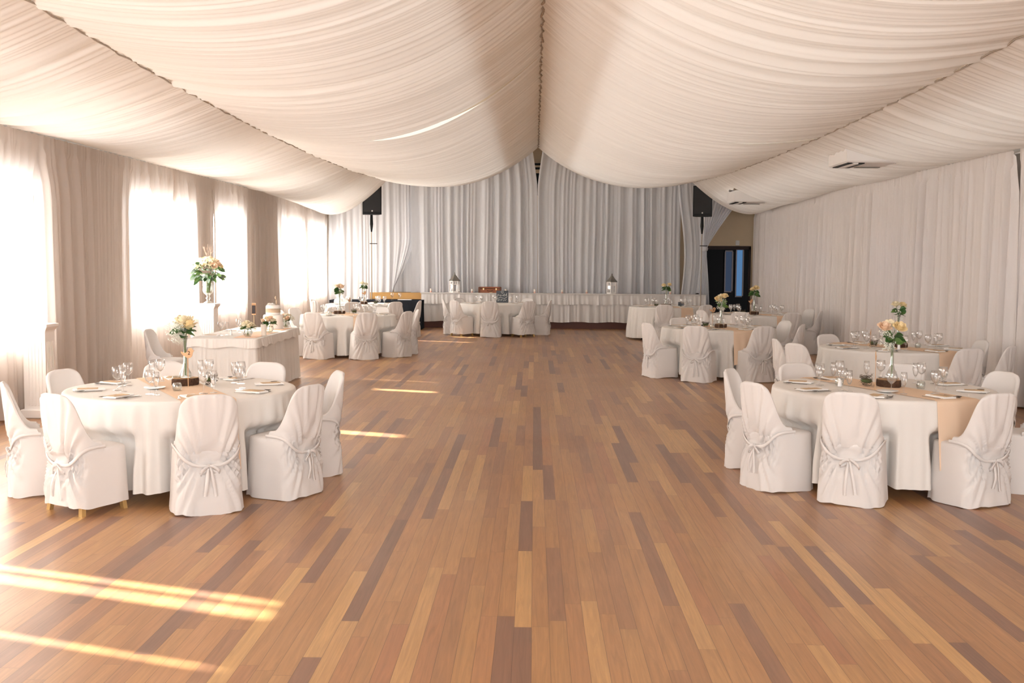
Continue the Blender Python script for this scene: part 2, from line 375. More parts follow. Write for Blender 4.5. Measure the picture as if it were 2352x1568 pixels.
# ceiling drapes
def zs(Y): return 3.6 + .28 * ((Y - 17) / 12) ** 2
RX = .07
AC = ((4.50, 16.3, 3.26), (4.50, 25.3, 3.17))
def ceil_drape(label, side, lane, y0, y1, seed, slit0=False, slit1=False, yend=False):
    ny = int((y1 - y0) / .014); nt_ = 30 if lane == 'main' or side < 0 else 84
    Yg, T = np.meshgrid(np.linspace(y0, y1, ny), np.linspace(0, 1, nt_), indexing='ij')
    Z1 = zs(Yg)
    xs = 3.84 if side < 0 else 4.06; xw = 5.86 if side < 0 else 6.16
    if lane == 'main':
        X = RX + side * (xs - side * RX) * T if side > 0 else RX - (xs + RX) * T
        ex = 2.4 * T * (1 - T) * (1.25 - .4 * T)
        Z = 4.75 + (Z1 - 4.75) * T - .85 * ex
    else:
        X = side * (xs + (xw - xs) * T)
        dip = .15 + .27 * np.clip((Yg - 22) / 7, 0, 1)
        zwl = 3.27 - .10 * np.clip((Yg - 25) / 4, 0, 1) if side < 0 else 3.29 + 0 * Yg
        Z = Z1 + (zwl - Z1) * T - dip * 4 * T * (1 - T) * (.75 + .5 * T)
    Yw = Yg + .05 * np.sin(PI * T) * np.sin(Yg * 1.7 + seed)
    n_ = pleat(Yw, [.075, .11, .17, .29, .55], seed, drift=1.6 * T + .8 * np.sin(3 * T + Yg * .3), k=.072)
    Z = Z + n_ * (.35 + .65 * np.sin(PI * np.clip(T, .02, .98)) ** .5)
    # slit between the two lengths of cloth
    S = .05 * np.clip(np.sin(PI * np.clip((T - .30) / .5, 0, 1)), 0, 1)
    if slit1: Yw2 = Yg - S * np.clip((Yg - (y1 - .5)) / .5, 0, 1) * .3
    elif slit0: Yw2 = Yg + S * np.clip(((y0 + .5) - Yg) / .5, 0, 1)
    else: Yw2 = Yg
    if slit0: Z = Z - .006 * np.clip(((y0 + .15) - Yg) / .15, 0, 1) * np.clip(np.sin(PI * np.clip((T - .25) / .6, 0, 1)), 0, 1)
    return tag(npgrid('ceiling_drape', 'ceiling_cloth', X, Yw2, Z, holes=[(a[0] + .02, a[1] + .02, .72, .95) for a in AC] if (side > 0 and lane != 'main') else ()), label, 'ceiling drape', 'swagged ceiling drapes')
YE = 29.0
ceil_drape('cream ceiling drape left of the ridge seam, nearer the camera', -1, 'main', 1.0, 16.2, 3, slit1=True)
ceil_drape('cream ceiling drape left of the ridge seam, stage end', -1, 'main', 16.2, YE, 4, slit0=True)
ceil_drape('cream ceiling drape right of the ridge seam, nearer the camera', 1, 'main', 1.0, 16.2, 5, slit1=True)
ceil_drape('cream ceiling drape right of the ridge seam, stage end', 1, 'main', 16.2, YE, 6, slit0=True)
ceil_drape('outer ceiling drape meeting the left wall curtains', -1, 'side', 1.0, YE, 7)
# right side drape has an opening at each air conditioner
ceil_drape('outer ceiling drape meeting the right wall curtains', 1, 'side', 1.0, YE, 9)
for xs_, lab in ((-3.84, 'grey seam cord along the left edge of the main ceiling drape'), (4.06, 'grey seam cord along the right edge of the main ceiling drape')):
    tag(MB().tube([(xs_ + .012 * math.sin(y * 9), y, zs(y) - .008 + .006 * math.sin(y * 23)) for y in np.linspace(1, YE, 160)], .009, 5).obj('seam_cord', 'cord'), lab, 'cord')
tag(MB().tube([(RX + .014 * math.sin(y * 11) + .006 * math.sin(y * 31), y, 4.73 + .01 * math.sin(y * 17)) for y in np.linspace(1, YE, 300)], [.013 + .005 * math.sin(i * 1.9) for i in range(300)], 6).obj('ridge_cord', 'cord'), 'frayed brown cord along the ridge seam of the ceiling drapes', 'cord')
# wall curtains
def curtain(label, mat, A, B, z0, z1, seed, amp=.12, lams=(.07, .11, .18, .33), res=.013, group=None, header=True, xfun=None, nz=14, cat='curtain', name='curtain'):
    A = Vector(A); B = Vector(B); L_ = (B - A).length; n = max(8, int(L_ / res)); d = (B - A).normalized(); nrm = Vector((-d.y, d.x))
    zz = np.concatenate([np.linspace(0, .9, nz), [.93, .955, .975, 1.0]]) if header else np.linspace(0, 1, nz)
    U, V = np.meshgrid(np.linspace(0, L_, n), zz, indexing='ij')
    pl = pleat(U, lams, seed, drift=.35 * np.sin(V * 2.4 + seed), k=amp)
    base = pl * (1 - .45 * V)
    if header: base = np.where(V > .94, base * .35 + .012, base)
    UU = U + .03 * np.sin(V * 3 + U * 2.1 + seed) * (1 - V)
    Z = z0 + (z1 - z0) * V + (0.006 * np.sin(U * 40 + seed) * (V > .99))
    if xfun: UU, base, Z = xfun(UU, base, Z, V, L_)
    X = A.x + d.x * UU + nrm.x * base; Y = A.y + d.y * UU + nrm.y * base
    return tag(npgrid(name, mat, X, Y, Z), label, cat, group)
lx = -5.82
LP = [(1.2, 6.30), (6.33, 6.97), (7.30, 12.74), (13.0, 16.60), (16.76, 17.9), (17.97, 20.1), (20.13, 22.9), (22.93, 26.0), (26.1, 27.55), (27.7, 31.3)]
LN = ['left wall sheer curtain closest to the camera', 'narrow left wall sheer curtain by the first gap', 'long left wall curtain behind the near white pedestal, glowing at its left end',
      'taupe left wall curtain between the first and second glowing windows', 'narrow glowing sheer at the near edge of the second left window', 'glowing left wall sheer behind the urn of roses',
      'glowing left wall sheer to the right of the urn of roses', 'taupe left wall curtain behind the wedding cake', 'bright sheer at the near end of the farthest left windows', 'sheer curtain at the far end of the left wall']
def shut(UU, base, Z, V, L_):  # the heading closes over the gaps between the lengths
    return UU + .14 * np.clip((V - .80) / .10, 0, 1) * (2 * UU / L_ - 1), base, Z
for i, (a, b) in enumerate(LP): curtain(LN[i], 'left_sheer', (lx, b), (lx, a), .02, 3.235, 20 + i, amp=.22, group='left wall curtains', xfun=shut)
tag(MB().tube([(lx - .02, 1, 3.19), (lx - .02, 31.3, 3.17)], .012, 6).obj('curtain_rail', 'white_paint'), 'thin rail along the top of the left wall curtains', 'curtain rail')
rx = 6.12
RP = [(1.2, 9.1), (9.0, 14.28), (14.18, 24.6), (24.5, 31.1)]
RN = ['right wall curtain closest to the camera', 'right wall curtain behind the nearest right table', 'long right wall curtain behind the second and middle right tables', 'right wall curtain ending beside the dark doorway']
for i, (a, b) in enumerate(RP):
    xf = None
    if i == 2:
        def xf(UU, base, Z, V, L_):  # top corner slumps at the join
            s = np.clip(1 - UU / .35, 0, 1) * np.clip((V - .82) / .18, 0, 1); return UU + s * .16, base, Z - s * .10
    curtain(RN[i], 'right_sheer', (rx, a), (rx, b), .02, 3.27, 40 + i, amp=.25, lams=(.07, .12, .19, .42), group='right wall curtains', xfun=xf)
tag(MB().tube([(rx + .03, 1, 3.22), (rx + .03, 31.1, 3.22)], .012, 6).obj('curtain_rail', 'white_paint'), 'thin rail along the top of the right wall curtains', 'curtain rail')
# curtains behind the stage
BL = (.09, .15, .24, .42)
curtain('white curtain filling the left back corner behind the black table', 'back_sheer', (-5.75, 31.0), (-4.33, 31.0), .02, 4.2, 61, amp=.12, lams=BL, header=False, group='curtains behind the stage')
def swoop(UU, base, Z, V, L_):
    s = np.clip((UU / L_ - .35) / .65, 0, 1) * np.clip((.42 - V) / .42, 0, 1); return UU - s ** 1.3 * L_ * .62, base, Z
curtain('white curtain swept aside at its foot, left of the stage', 'back_sheer', (-4.36, 30.75), (-3.35, 30.75), .92, 4.4, 62, amp=.12, lams=BL, header=False, xfun=swoop, group='curtains behind the stage', nz=24)
curtain('thin grey curtain behind the swept aside one', 'back_sheer', (-3.95, 31.15), (-2.9, 31.15), .92, 4.5, 66, amp=.06, lams=BL, header=False, group='curtains behind the stage')
def vgapL(UU, base, Z, V, L_):
    s = np.clip(UU / L_, 0, 1) ** 3 * np.clip((V - .72) / .28, 0, 1) ** 1.2; return UU - s * .16, base, Z
def vgapR(UU, base, Z, V, L_):
    s = np.clip(1 - UU / L_, 0, 1) ** 3 * np.clip((V - .72) / .28, 0, 1) ** 1.2; return UU + s * .14, base, Z
curtain('wide pleated grey white curtain left of the centre gap above the stage', 'back_sheer', (-3.4, 30.6), (.06, 30.6), .92, 4.95, 63, amp=.27, lams=(.11, .19, .33), header=False, xfun=vgapL, group='curtains behind the stage', nz=20)
curtain('wide pleated grey white curtain right of the centre gap above the stage', 'back_sheer', (.07, 30.6), (4.0, 30.6), .92, 4.95, 64, amp=.27, lams=(.11, .19, .31), header=False, xfun=vgapR, group='curtains behind the stage', nz=20)
def xpin(UU, base, Z, V, L_):
    return UU + .10 * np.sin(V * 5), base, Z
curtain('cream curtain at the right end of the stage', 'back_sheer', (3.98, 30.5), (4.62, 30.5), .92, 4.4, 65, amp=.18, lams=(.09, .15, .22), header=False, xfun=xpin, group='curtains behind the stage')
# curtain tied back beside the doorway
n_, m_ = 60, 40; U, V = np.meshgrid(np.linspace(0, 1, n_), np.linspace(0, 1, m_), indexing='ij')
Zt = .45 + (3.95 - .45) * V; zt = 2.17
w = np.where(Zt > zt, .10 + .85 * ((Zt - zt) / 1.3) ** 1.15, .10 + .26 * ((zt - Zt) / 1.7) ** .8); w = np.minimum(w, 1.25)
cx = np.where(Zt > zt, 4.62 + .5 * w - .05, 4.60)
X = cx + (U - .5) * w; Yt = 30.35 + .02 * np.sin(U * 60 + 2 * np.sin(V * 3)) * np.clip(w / .3, .4, 1.4)
tb = tag(npgrid('curtain', 'back_sheer', X, Yt, Zt), 'sheer curtain gathered into a knot beside the dark doorway', 'curtain', 'curtains behind the stage')
MB().lathe([(.03, -.07), (.08, -.05), (.095, 0), (.08, .05), (.03, .07)], 12, (4.61, 30.33, zt)).obj('tie_knot', 'back_sheer', tb)

# ------------------------------------------------------------------ air conditioners
def ceiling_unit(loc, label):
    o = empty('air_conditioner', loc, 0, label, 'air conditioner', 'ceiling air conditioners')
    MB().box((.38, .5, .13), (.76, 1.0, .26), bev=.02).obj('panel', 'white_paint', o, smooth=False)
    MB().box((.06, .45, -.006), (.07, .8, .016)).obj('edge_slot', 'black_plastic', o, smooth=False)
    MB().box((.145, .45, -.012), (.075, .82, .02), bev=.004).obj('flap', 'white_paint', o, smooth=False)
    MB().box((.235, .45, -.006), (.08, .8, .016)).obj('inner_slot', 'black_plastic', o, smooth=False)
    MB().box((.53, .80, -.006), (.36, .12, .012)).obj('end_slot', 'lantern_roof', o, smooth=False)
for (x_, y_, z_), lb in zip(AC, ('white ceiling air conditioner with black slots, larger one nearer the camera', 'small looking ceiling air conditioner toward the stage, above the doorway')): ceiling_unit((x_, y_, z_), lb)

# ------------------------------------------------------------------ stage
SY = 29.8
tag(MB().box((.78, SY + .9, .455), (7.60, 1.75, .91)).obj('stage_platform', 'stage_base', smooth=False), 'low stage with dark red brown base across the back of the hall', 'stage')
bw = empty('stage_side_step', (-3.75, 30.1, 0), 0, 'yellow wooden stage edge left of the white stage skirt', 'stage edge')
MB().box((0, .4, .45), (1.42, .8, .9)).obj('frame', 'stage_base', bw, smooth=False)
MB().box((0, -.02, .84), (1.42, .04, .18), bev=.005).obj('front_board', 'stage_wood', bw, smooth=False)
# skirt: valance + lower skirt
sk = empty('stage_skirt', (0, SY - .02, 0), 0, 'white two tier pleated skirt along the front of the stage', 'stage skirt')
for nm, za, zb, off, sd, am in (('valance', .655, .93, .07, 5, .22), ('lower_skirt', .18, .92, .03, 6, .20)):
    U, V = np.meshgrid(np.linspace(-3.03, 4.57, 620), np.linspace(0, 1, 8), indexing='ij')
    pl = pleat(U, [.09, .15, .24], sd, drift=.4 * V, k=am) * (1.15 - V) ; npgrid(nm, 'stage_cloth', U, -off - pl * .7 - .02 * (1 - V), za + (zb - za) * V + .01 * np.sin(U * 7 + sd) * (1 - V), sk)
MB().box((.77, .04, .935), (7.64, .30, .022), bev=.005).obj('top_band', 'stage_cloth', sk, smooth=False)
# speakers
def speaker(x, rz, label, gl):
    o = empty('loudspeaker', (x, 29.45, 3.0), rz, label, 'loudspeaker', 'black wall loudspeakers')
    poly = [(-.25, -.20), (.25, -.20), (.20, .18), (-.20, .18)]
    MB().prism(poly, 0, .80).obj('cabinet', 'black_plastic', o, smooth=False)
    MB().box((0, -.206, .42), (.44, .012, .70), bev=.01).obj('grille', 'speaker_grille', o, smooth=False)
    MB().lathe([(.001, 0), (.02, 0), (.02, .006), (.001, .006)], 12).obj('badge', 'chalk', o, loc=(0, -.215, .09)).rotation_euler = (PI / 2, 0, 0)
    p = empty('speaker_stand', (x - .01, 29.55, 0), 0, label.replace('black loudspeaker', 'thin black stand under the loudspeaker').replace('hanging ', ''), 'stand')
    MB().tube([(0, 0, 0), (0, 0, 2.7)], .014, 8).obj('pole', 'cord', p)
    MB().tube([(0, 0, 2.55), (0, 0, 2.75), (0, 0, 3.0)], [.02, .045, .035], 10).obj('mount', 'black_metal', p)
    MB().box((.05, 0, 2.24), (.20, .03, .02)).obj('bracket', 'black_metal', p, smooth=False)
speaker(-4.33, .25, 'black loudspeaker hanging at the left end of the stage curtains', 0)
speaker(4.42, -.25, 'black loudspeaker hanging near the doorway on the right', 1)

# ------------------------------------------------------------------ chair
def plan(phi, z, top):
    """outer surface of the chair cover"""
    c, s = math.cos(phi), math.sin(phi)
    if z <= .46:
        t = z / .46; a = .250 - .030 * t; b = .236 - .014 * t; y0 = 0; n = 4.2
        if s < 0: b -= .028 * math.exp(-((z - .345) / .09) ** 2)
    else:
        t = (z - .46) / .39; a = .220 - .003 * t; y0 = -.165 * t ** .9; b = .222 - .117 * t; n = 4.2 - 1.5 * t
    e = 2 / n
    x = a * math.copysign(abs(c) ** e, c); y = y0 + b * math.copysign(abs(s) ** e, s)
    return x, y
def htop(phi):
    x, y = plan(phi, .80, 1); c = min(1, abs(x) / .218); k = max(0, (c - .30) / .70)
    return .85 - .12 * (1 - math.sqrt(max(0, 1 - k ** 2.4))) - .235 * abs(math.cos(phi)) ** 14
def folds(x, z, phi, r):
    s = math.sin(phi); back = max(0, min(1, (-s - .15) / .5))
    zz = z - .345; sc = .30 + .70 * min(1, abs(zz) / .42)
    g = math.cos((x / sc) * r[0] + r[1]) + .6 * math.cos((x / sc) * r[2] + r[3])
    g = math.copysign(abs(g) ** .8, g); am = .0125 * math.exp(-(zz / .20) ** 2) + .0055
    d = back * am * g
    d += (1 - back) * .003 * math.sin(phi * 9 + r[4]) * max(0, (.46 - z) / .46)
    d += .005 * math.exp(-(z / .12) ** 2) * math.sin(phi * 11 + r[5] * 3)
    return d
def chair_cover(seed, hem):
    rr = random.Random(seed); r = [48 + rr.random() * 16, rr.random() * 6, 84 + rr.random() * 26, rr.random() * 6, rr.random() * 6, rr.random() * 6]
    m = MB(); NP = 96
    def pt(phi, z, off=0):
        x, y = plan(phi, z, 1); d = folds(x, z, phi, r) + off
        L_ = math.hypot(x, y + .02) or 1; return (x + d * x / L_ * .8, y + d * (y + .02) / L_, z)
    phis = [2 * PI * j / NP for j in range(NP)]
    rows = []
    for i in range(17):
        t = i / 16; row = []
        for ph in phis:
            h0 = hem + .006 * math.sin(ph * 3 + r[4]) + (.004 * math.sin(ph * 7 + r[5]))
            row.append(pt(ph, h0 + (.448 - h0) * t))
        rows.append(row)
    # rounded seat edge
    rows.append([(p[0] * .97, p[1] * .97, .462) for p in rows[-1]]); rows.append([(p[0] * .80, p[1] * .80, .470) for p in rows[-1]]); rows.append([(p[0] * .3, p[1] * .3, .475) for p in rows[-1]])
    m.grid(rows, closeu=True); m.add(rows[-1], [tuple(range(NP))])
    # back shell
    NB = 64; K = 18; bp = [PI + PI * j / NB for j in range(NB + 1)]
    out = []; inn = []
    for i in range(K + 1):
        v = i / K; ro = []; ri = []
        for ph in bp:
            h = htop(ph); z = .440 + v * (h - .440); p = pt(ph, z); ro.append(p)
            x, y = plan(ph, max(.47, z), 1); cx = 0; cy = y + 0
            L_ = math.hypot(x, y + .02); q = .024
            ri.append((x * (1 - q / .22), y + q * 1.1 * max(0.0, -math.sin(ph)) ** .5, z))
        out.append(ro); inn.append(ri)
    rim = [((a[0] + b[0]) / 2, (a[1] + b[1]) / 2, a[2] + .009) for a, b in zip(out[-1], inn[-1])]
    m.grid(out + [rim] + inn[::-1])
    # close the front edges of the wings
    for j in (0, NB):
        A_ = [out[i][j] for i in range(K + 1)]; B_ = [inn[i][j] for i in range(K + 1)]; C_ = [((a[0] + b[0]) / 2, a[1] + .008, a[2]) for a, b in zip(A_, B_)]
        m.grid([A_, C_, B_], flip=(j == 0))
    return m, r
def chair_tie(seed):
    rr = random.Random(seed); m = MB(); path = []; dx = rr.uniform(-.02, .02)
    N_ = 36
    for i in range(N_ + 1):
        ph = PI + PI * i / N_; w = abs(math.cos(ph)); z = .345 + .135 * w ** 1.3
        x, y = plan(ph, min(z, .46), 1); L_ = math.hypot(x, y)
        path.append((x + .013 * x / L_, y + .013 * y / L_ - .004 * (1 - w), z))
    m.ribbon(path, (0, 0, 1), .024, .004)
    return m
def chair_bow(seed):
    rr = random.Random(seed + 50); m = MB(); y0 = -.206; z0 = .345; x0 = rr.uniform(-.015, .015)
    m.ball((x0, y0 - .012, z0), .016, 6, sc=(1.2, .8, 1))
    for sg in (-1, 1):
        w = rr.uniform(.055, .085); dr = rr.uniform(.03, .06); pts = []
        for k in range(13):
            a = 2 * PI * k / 12; pts.append((x0 + sg * w * (.5 - .5 * math.cos(a)) * .9, y0 - .018 - .018 * math.sin(a), z0 - dr * (.5 - .5 * math.cos(a)) + .018 * math.sin(a)))
        m.ribbon(pts, [(.2 * sg, -.3, 1)] * 13, .022, .003)
        Ln = rr.uniform(.17, .26); sp = rr.uniform(.015, .06); pts = []
        for k in range(9):
            t = k / 8; pts.append((x0 + sg * (.006 + sp * t ** .8), y0 - .016 - .028 * min(1, t * 1.5) - .008 * math.sin(t * 5 + sg), z0 - .008 - Ln * t))
        m.ribbon(pts, (1, .15 * sg, 0), [.014 + .010 * min(1, k / 3) for k in range(9)], .003)
    return m
CH = []
for sd in range(5):
    raised = sd == 4
    e = empty('dining_chair', (0, -40 - sd, 0), 0, '', 'chair')
    mm, r = chair_cover(sd + 11, .060 if raised else .008); mm.obj('slip_cover', 'cover_cloth', e)
    t = chair_tie(sd + 11).obj('tie_band', 'cover_cloth', e); chair_bow(sd + 11).obj('bow', 'cover_cloth', t)
    if raised:
        for sx in (-1, 1):
            for sy in (-1, 1): MB().prism([(-.02, -.016), (.02, -.016), (.02, .016), (-.02, .016)], 0, .42, xf=lambda p, sx=sx, sy=sy: (p[0] + sx * .045 * (1 - p[2] / .42), p[1] + sy * .045 * (1 - p[2] / .42), p[2])).obj('leg', 'legs_gold', e, smooth=False, loc=(sx * .15, sy * .125, 0))
    CH.append(proto(e))

# ------------------------------------------------------------------ tables
R0 = .90
def tfold(th, sd):
    return max(0, .45 + .5 * (math.sin(37 * th + sd + 1.6 * math.sin(5 * th + sd)) * (.6 + .4 * math.sin(4 * th + 2 * sd)) + .35 * math.sin(17 * th + 2.3 * sd) + .25 * math.sin(61 * th + .7 * sd)) / 1.1)
def clothR(th, z, sd):
    t = 1 - z / .76; f = tfold(th, sd); return R0 + .004 + min(1, t * 1.5) * (.004 + .062 * f ** 1.1) + t * .03 
def make_cloth(sd, hem=.105, chairs=()):
    def push(th, q, z):  # the chairs' seats press the hanging cloth inwards
        for ca, cq in chairs:
            d = (th - ca + PI) % (2 * PI) - PI
            if abs(d) < .6:
                lim = (cq - .250) / max(.3, math.cos(d)) - .08 + (q - R0) * 1.0; w = 1 - min(1, max(0, (abs(q * math.sin(d)) - .235) / .06)); v = min(1, max(0, (.55 - z) / .07))
                if q > lim: q = q + (lim - q) * w * v
        return q
    m = MB(); n = 640; rows = []
    for rr_ in (.02, .45, .86): rows.append([(rr_ * math.cos(2 * PI * j / n), rr_ * math.sin(2 * PI * j / n), .762) for j in range(n)])
    rows.append([(.893 * math.cos(2 * PI * j / n), .893 * math.sin(2 * PI * j / n), .7605) for j in range(n)])
    rows.append([(.902 * math.cos(2 * PI * j / n), .902 * math.sin(2 * PI * j / n), .752) for j in range(n)])
    for z in np.linspace(.73, hem, 18):
        row = []
        for j in range(n):
            th = 2 * PI * j / n; q = push(th, clothR(th, z, sd), z); row.append((q * math.cos(th), q * math.sin(th), z + (.012 * math.sin(th * 4 + sd) if z < .3 else 0)))
        rows.append(row)
    m.grid(rows, closeu=True, flip=True); m.add(rows[0], [tuple(range(n))]); return m
def make_runner(sd, ang, width=.40, hang=.50):
    m = MB(); rows = []; half = R0 + hang
    ps = np.concatenate([np.linspace(-half, -R0 * .8, 26), np.linspace(-R0 * .75, R0 * .75, 9), np.linspace(R0 * .8, half, 26)])
    for p in ps:
        row = []
        for q in np.linspace(-width / 2, width / 2, 15):
            edge = math.sqrt(R0 ** 2 - q * q)
            if abs(p) <= edge: row.append((p, q, .7665))
            else:
                e = abs(p) - edge; z = .7655 - e; sg = 1 if p > 0 else -1
                th = math.atan2(q, sg * edge); qr = clothR(th + ang, max(z, .1), sd) + .010; row.append((qr * math.cos(th), qr * math.sin(th), z))
        rows.append(row)
    return m.grid(rows, flip=True)
tb_proto = empty('round_table', (0, -50, 0), 0, '', 'table')
MB().lathe([(.001, .735), (.89, .735), (.89, .757), (.001, .757)], 48).obj('tabletop', 'ply', tb_proto, smooth=False)
for a in range(4):
    q = a * PI / 2 + .4; MB().tube([(.55 * math.cos(q), .55 * math.sin(q), .735), (.62 * math.cos(q), .62 * math.sin(q), .40), (.66 * math.cos(q), .66 * math.sin(q), 0)], .018, 8).obj('leg', 'black_metal', tb_proto)
proto(tb_proto)
# glassware
def glass_wine(name, h, r, sl, rb, cat):
    pr = [(rb, 0), (rb, .003), (.006, .008), (.0045, .02), (.0045, sl), (.010, sl + .006), (r * .78, sl + (h - sl) * .25), (r, sl + (h - sl) * .55), (r * .93, sl + (h - sl) * .8), (r * .86, h)]
    inn = [(a - .0015, b) for a, b in pr[:4:-1]]
    m = MB().lathe(pr + [(pr[-1][0] - .0015, h)] + inn[1:] + [(.001, sl + .010)], 20, cap0=True); o = m.obj(name, 'clear_glass'); o['category'] = cat; o.location = (0, -60, 0); return proto(o)
G_W = glass_wine('wine_glass', .185, .040, .080, .034, 'wine glass'); G_F = glass_wine('champagne_flute', .175, .026, .055, .028, 'champagne flute')
def simple(name, m, mats, cat, smooth=True):
    o = m.obj(name, mats, smooth=smooth); o['category'] = cat; o.location = (0, -61, 0); return proto(o)
def knife():
    m = MB(); P = [[(x, y, z + .003) for x, y, z in r] for r in [[(-.001, -.12, 0), (.001, -.12, .002)]]]
    out = [(-.004, -.115), (.004, -.115), (.006, -.05), (.0035, -.01), (.009, .0), (.010, .06), (.004, .105), (-.004, .10), (-.0035, -.01), (-.006, -.05)]
    return MB().prism(out, .001, .0045)
def spoon():
    m = MB(); out = [(-.004, -.10), (.004, -.10), (.0025, .03), (-.0025, .03)]; m.prism(out, .001, .004)
    rows = []
    for i in range(9):
        t = i / 8; y = .028 + .060 * t; w = .020 * math.sin(PI * min(1, max(.04, t * .96 + .02))) ** .6
        rows.append([(w * k / 3, y, .009 - .007 * (1 - (k / 3) ** 2) * math.sin(PI * t)) for k in range(-3, 4)])
    m.grid(rows); m.grid([[(a, b, c + .0012) for a, b, c in r] for r in rows], flip=True); return m
def fork():
    m = MB(); m.prism([(-.004, -.10), (.004, -.10), (.0025, .02), (-.0025, .02)], .001, .004)
    m.prism([(-.003, .02), (.003, .02), (.011, .04), (.011, .052), (-.011, .052), (-.011, .04)], .001, .004)
    for k in range(4): x = -.0095 + k * .0063; m.prism([(x - .0014, .05), (x + .0014, .05), (x + .0008, .088), (x - .0008, .088)], .002, .0045)
    return m
K_ = simple('table_knife', knife(), 'steel', 'knife', False); S_ = simple('soup_spoon', spoon(), 'steel_dark', 'spoon'); F_ = simple('table_fork', fork(), 'steel', 'fork', False)
def napkin():
    m = MB()
    for k, (w, l, z) in enumerate(((.115, .235, .000), (.113, .232, .0035), (.110, .228, .007))):
        m.box((.002 * k, .001 * k, z + .0018), (w, l, .0032), bev=.0012)
    return m
NP_ = simple('napkin', napkin(), 'napkin', 'napkin', False)
CD_ = simple('menu_card', MB().box((0, 0, .002), (.085, .15, .003), rz=0).box((0, 0, .0045), (.08, .005, .001)), 'kraft', 'card', False)
TL = simple('tealight_holder', MB().lathe([(.001, 0), (.030, 0), (.036, .02), (.036, .045), (.028, .062), (.026, .062), (.033, .044), (.033, .02), (.027, .005), (.001, .005)], 18), 'thick_glass', 'candle holder')
def shaker(body, nm, label_cat):
    e = empty(nm, (0, -62, 0), 0, '', label_cat); MB().lathe([(.001, 0), (.017, 0), (.018, .01), (.014, .05), (.013, .058)], 12, cap1=True).obj('jar', body, e)
    MB().lathe([(.0145, .056), (.015, .066), (.010, .076), (.001, .079)], 12).obj('cap', 'steel_cap', e); return proto(e)
SALT = shaker('salt', 'salt_shaker', 'salt shaker'); PEP = shaker('pepper', 'pepper_shaker', 'pepper shaker')
# log slice
def log_slice(label, loc, rz, L_=.21, W_=.13, H_=.058):
    e = empty('log_slice', loc, rz, label, 'wood slice', 'log slices on the round tables'); n = 40; r = random.Random(int(loc[0] * 100))
    out = [(L_ / 2 * math.cos(2 * PI * j / n) * (1 + r.uniform(-.05, .05)), W_ / 2 * math.sin(2 * PI * j / n) * (1 + r.uniform(-.05, .05))) for j in range(n)]
    P = [[(x * s, y * s, z) for x, y in out] for s, z in ((.97, 0), (1, .008), (1.01, .03), (1, H_ - .006), (.97, H_))]
    MB().grid(P, closeu=True).add(P[0], [tuple(range(n))[::-1]]).obj('bark', 'bark', e, smooth=False)
    MB().add([(x * .97, y * .97, H_ + .0005) for x, y in out], [tuple(range(n))]).obj('cut_face', 'log_face', e, smooth=False); return e
# vase (tall slim bottle shape)
vase_m = MB().lathe([(.001, .004), (.050, .004), (.052, .012), (.046, .04), (.024, .085), (.015, .13), (.0135, .24), (.016, .30), (.024, .345), (.0225, .345), (.0145, .30), (.012, .24), (.0135, .13), (.022, .088), (.043, .042), (.048, .014), (.001, .010)], 24).mesh('bud_vase', 'thick_glass')
# roses
def rose_mesh(nm, mat):
    m = MB(); r = random.Random(5)
    m.ball((0, 0, .012), .016, 7, sc=(1, 1, 1.2))
    for ring, (cnt, R_, hh, open_) in enumerate(((4, .012, .036, .0), (5, .019, .037, .12), (6, .025, .036, .40), (6, .030, .026, .9))):
        for k in range(cnt):
            a0 = 2 * PI * (k + .5 * ring) / cnt + r.uniform(-.2, .2); P = []
            for i in range(6):
                t = i / 5; row = []
                for j in range(6):
                    s = (j / 5 - .5) * 2; a = a0 + s * (PI / cnt) * 1.25 * math.sin(PI * (.18 + .62 * t)); rad = R_ * (.35 + .75 * t ** .7) + open_ * .012 * t ** 3
                    row.append((rad * math.cos(a), rad * math.sin(a), -.008 - .004 * ring + (hh + .002 * ring) * t * (1 - .12 * s * s) - open_ * .008 * t ** 4))
                P.append(row)
            m.grid(P)
    return m.mesh(nm, mat)
ROSE = {k: rose_mesh('rose_bloom', 'rose_' + k) for k in ('cream', 'yellow', 'peach', 'white')}
LR = random.Random(99)
def leaf(m, base, dir_, ln, w, mi=0, droop=.3):
    d = Vector(dir_).normalized(); side = d.cross(Vector((0, 0, 1)));
    if side.length < .1: side = Vector((1, 0, 0))
    side.normalize(); side.rotate(Matrix.Rotation(LR.uniform(-1.3, 1.3), 3, d)); up = side.cross(d); b = Vector(base); P = []
    for i in range(7):
        t = i / 6; ww = w * math.sin(PI * (t * .92 + .04)) ** .8; c = b + d * ln * t - Vector((0, 0, 1)) * droop * ln * t * t
        P.append([tuple(c + side * ww * s + up * (abs(s) * ww * .25)) for s in (-1, -.5, 0, .5, 1)])
    m.grid(P, mi)
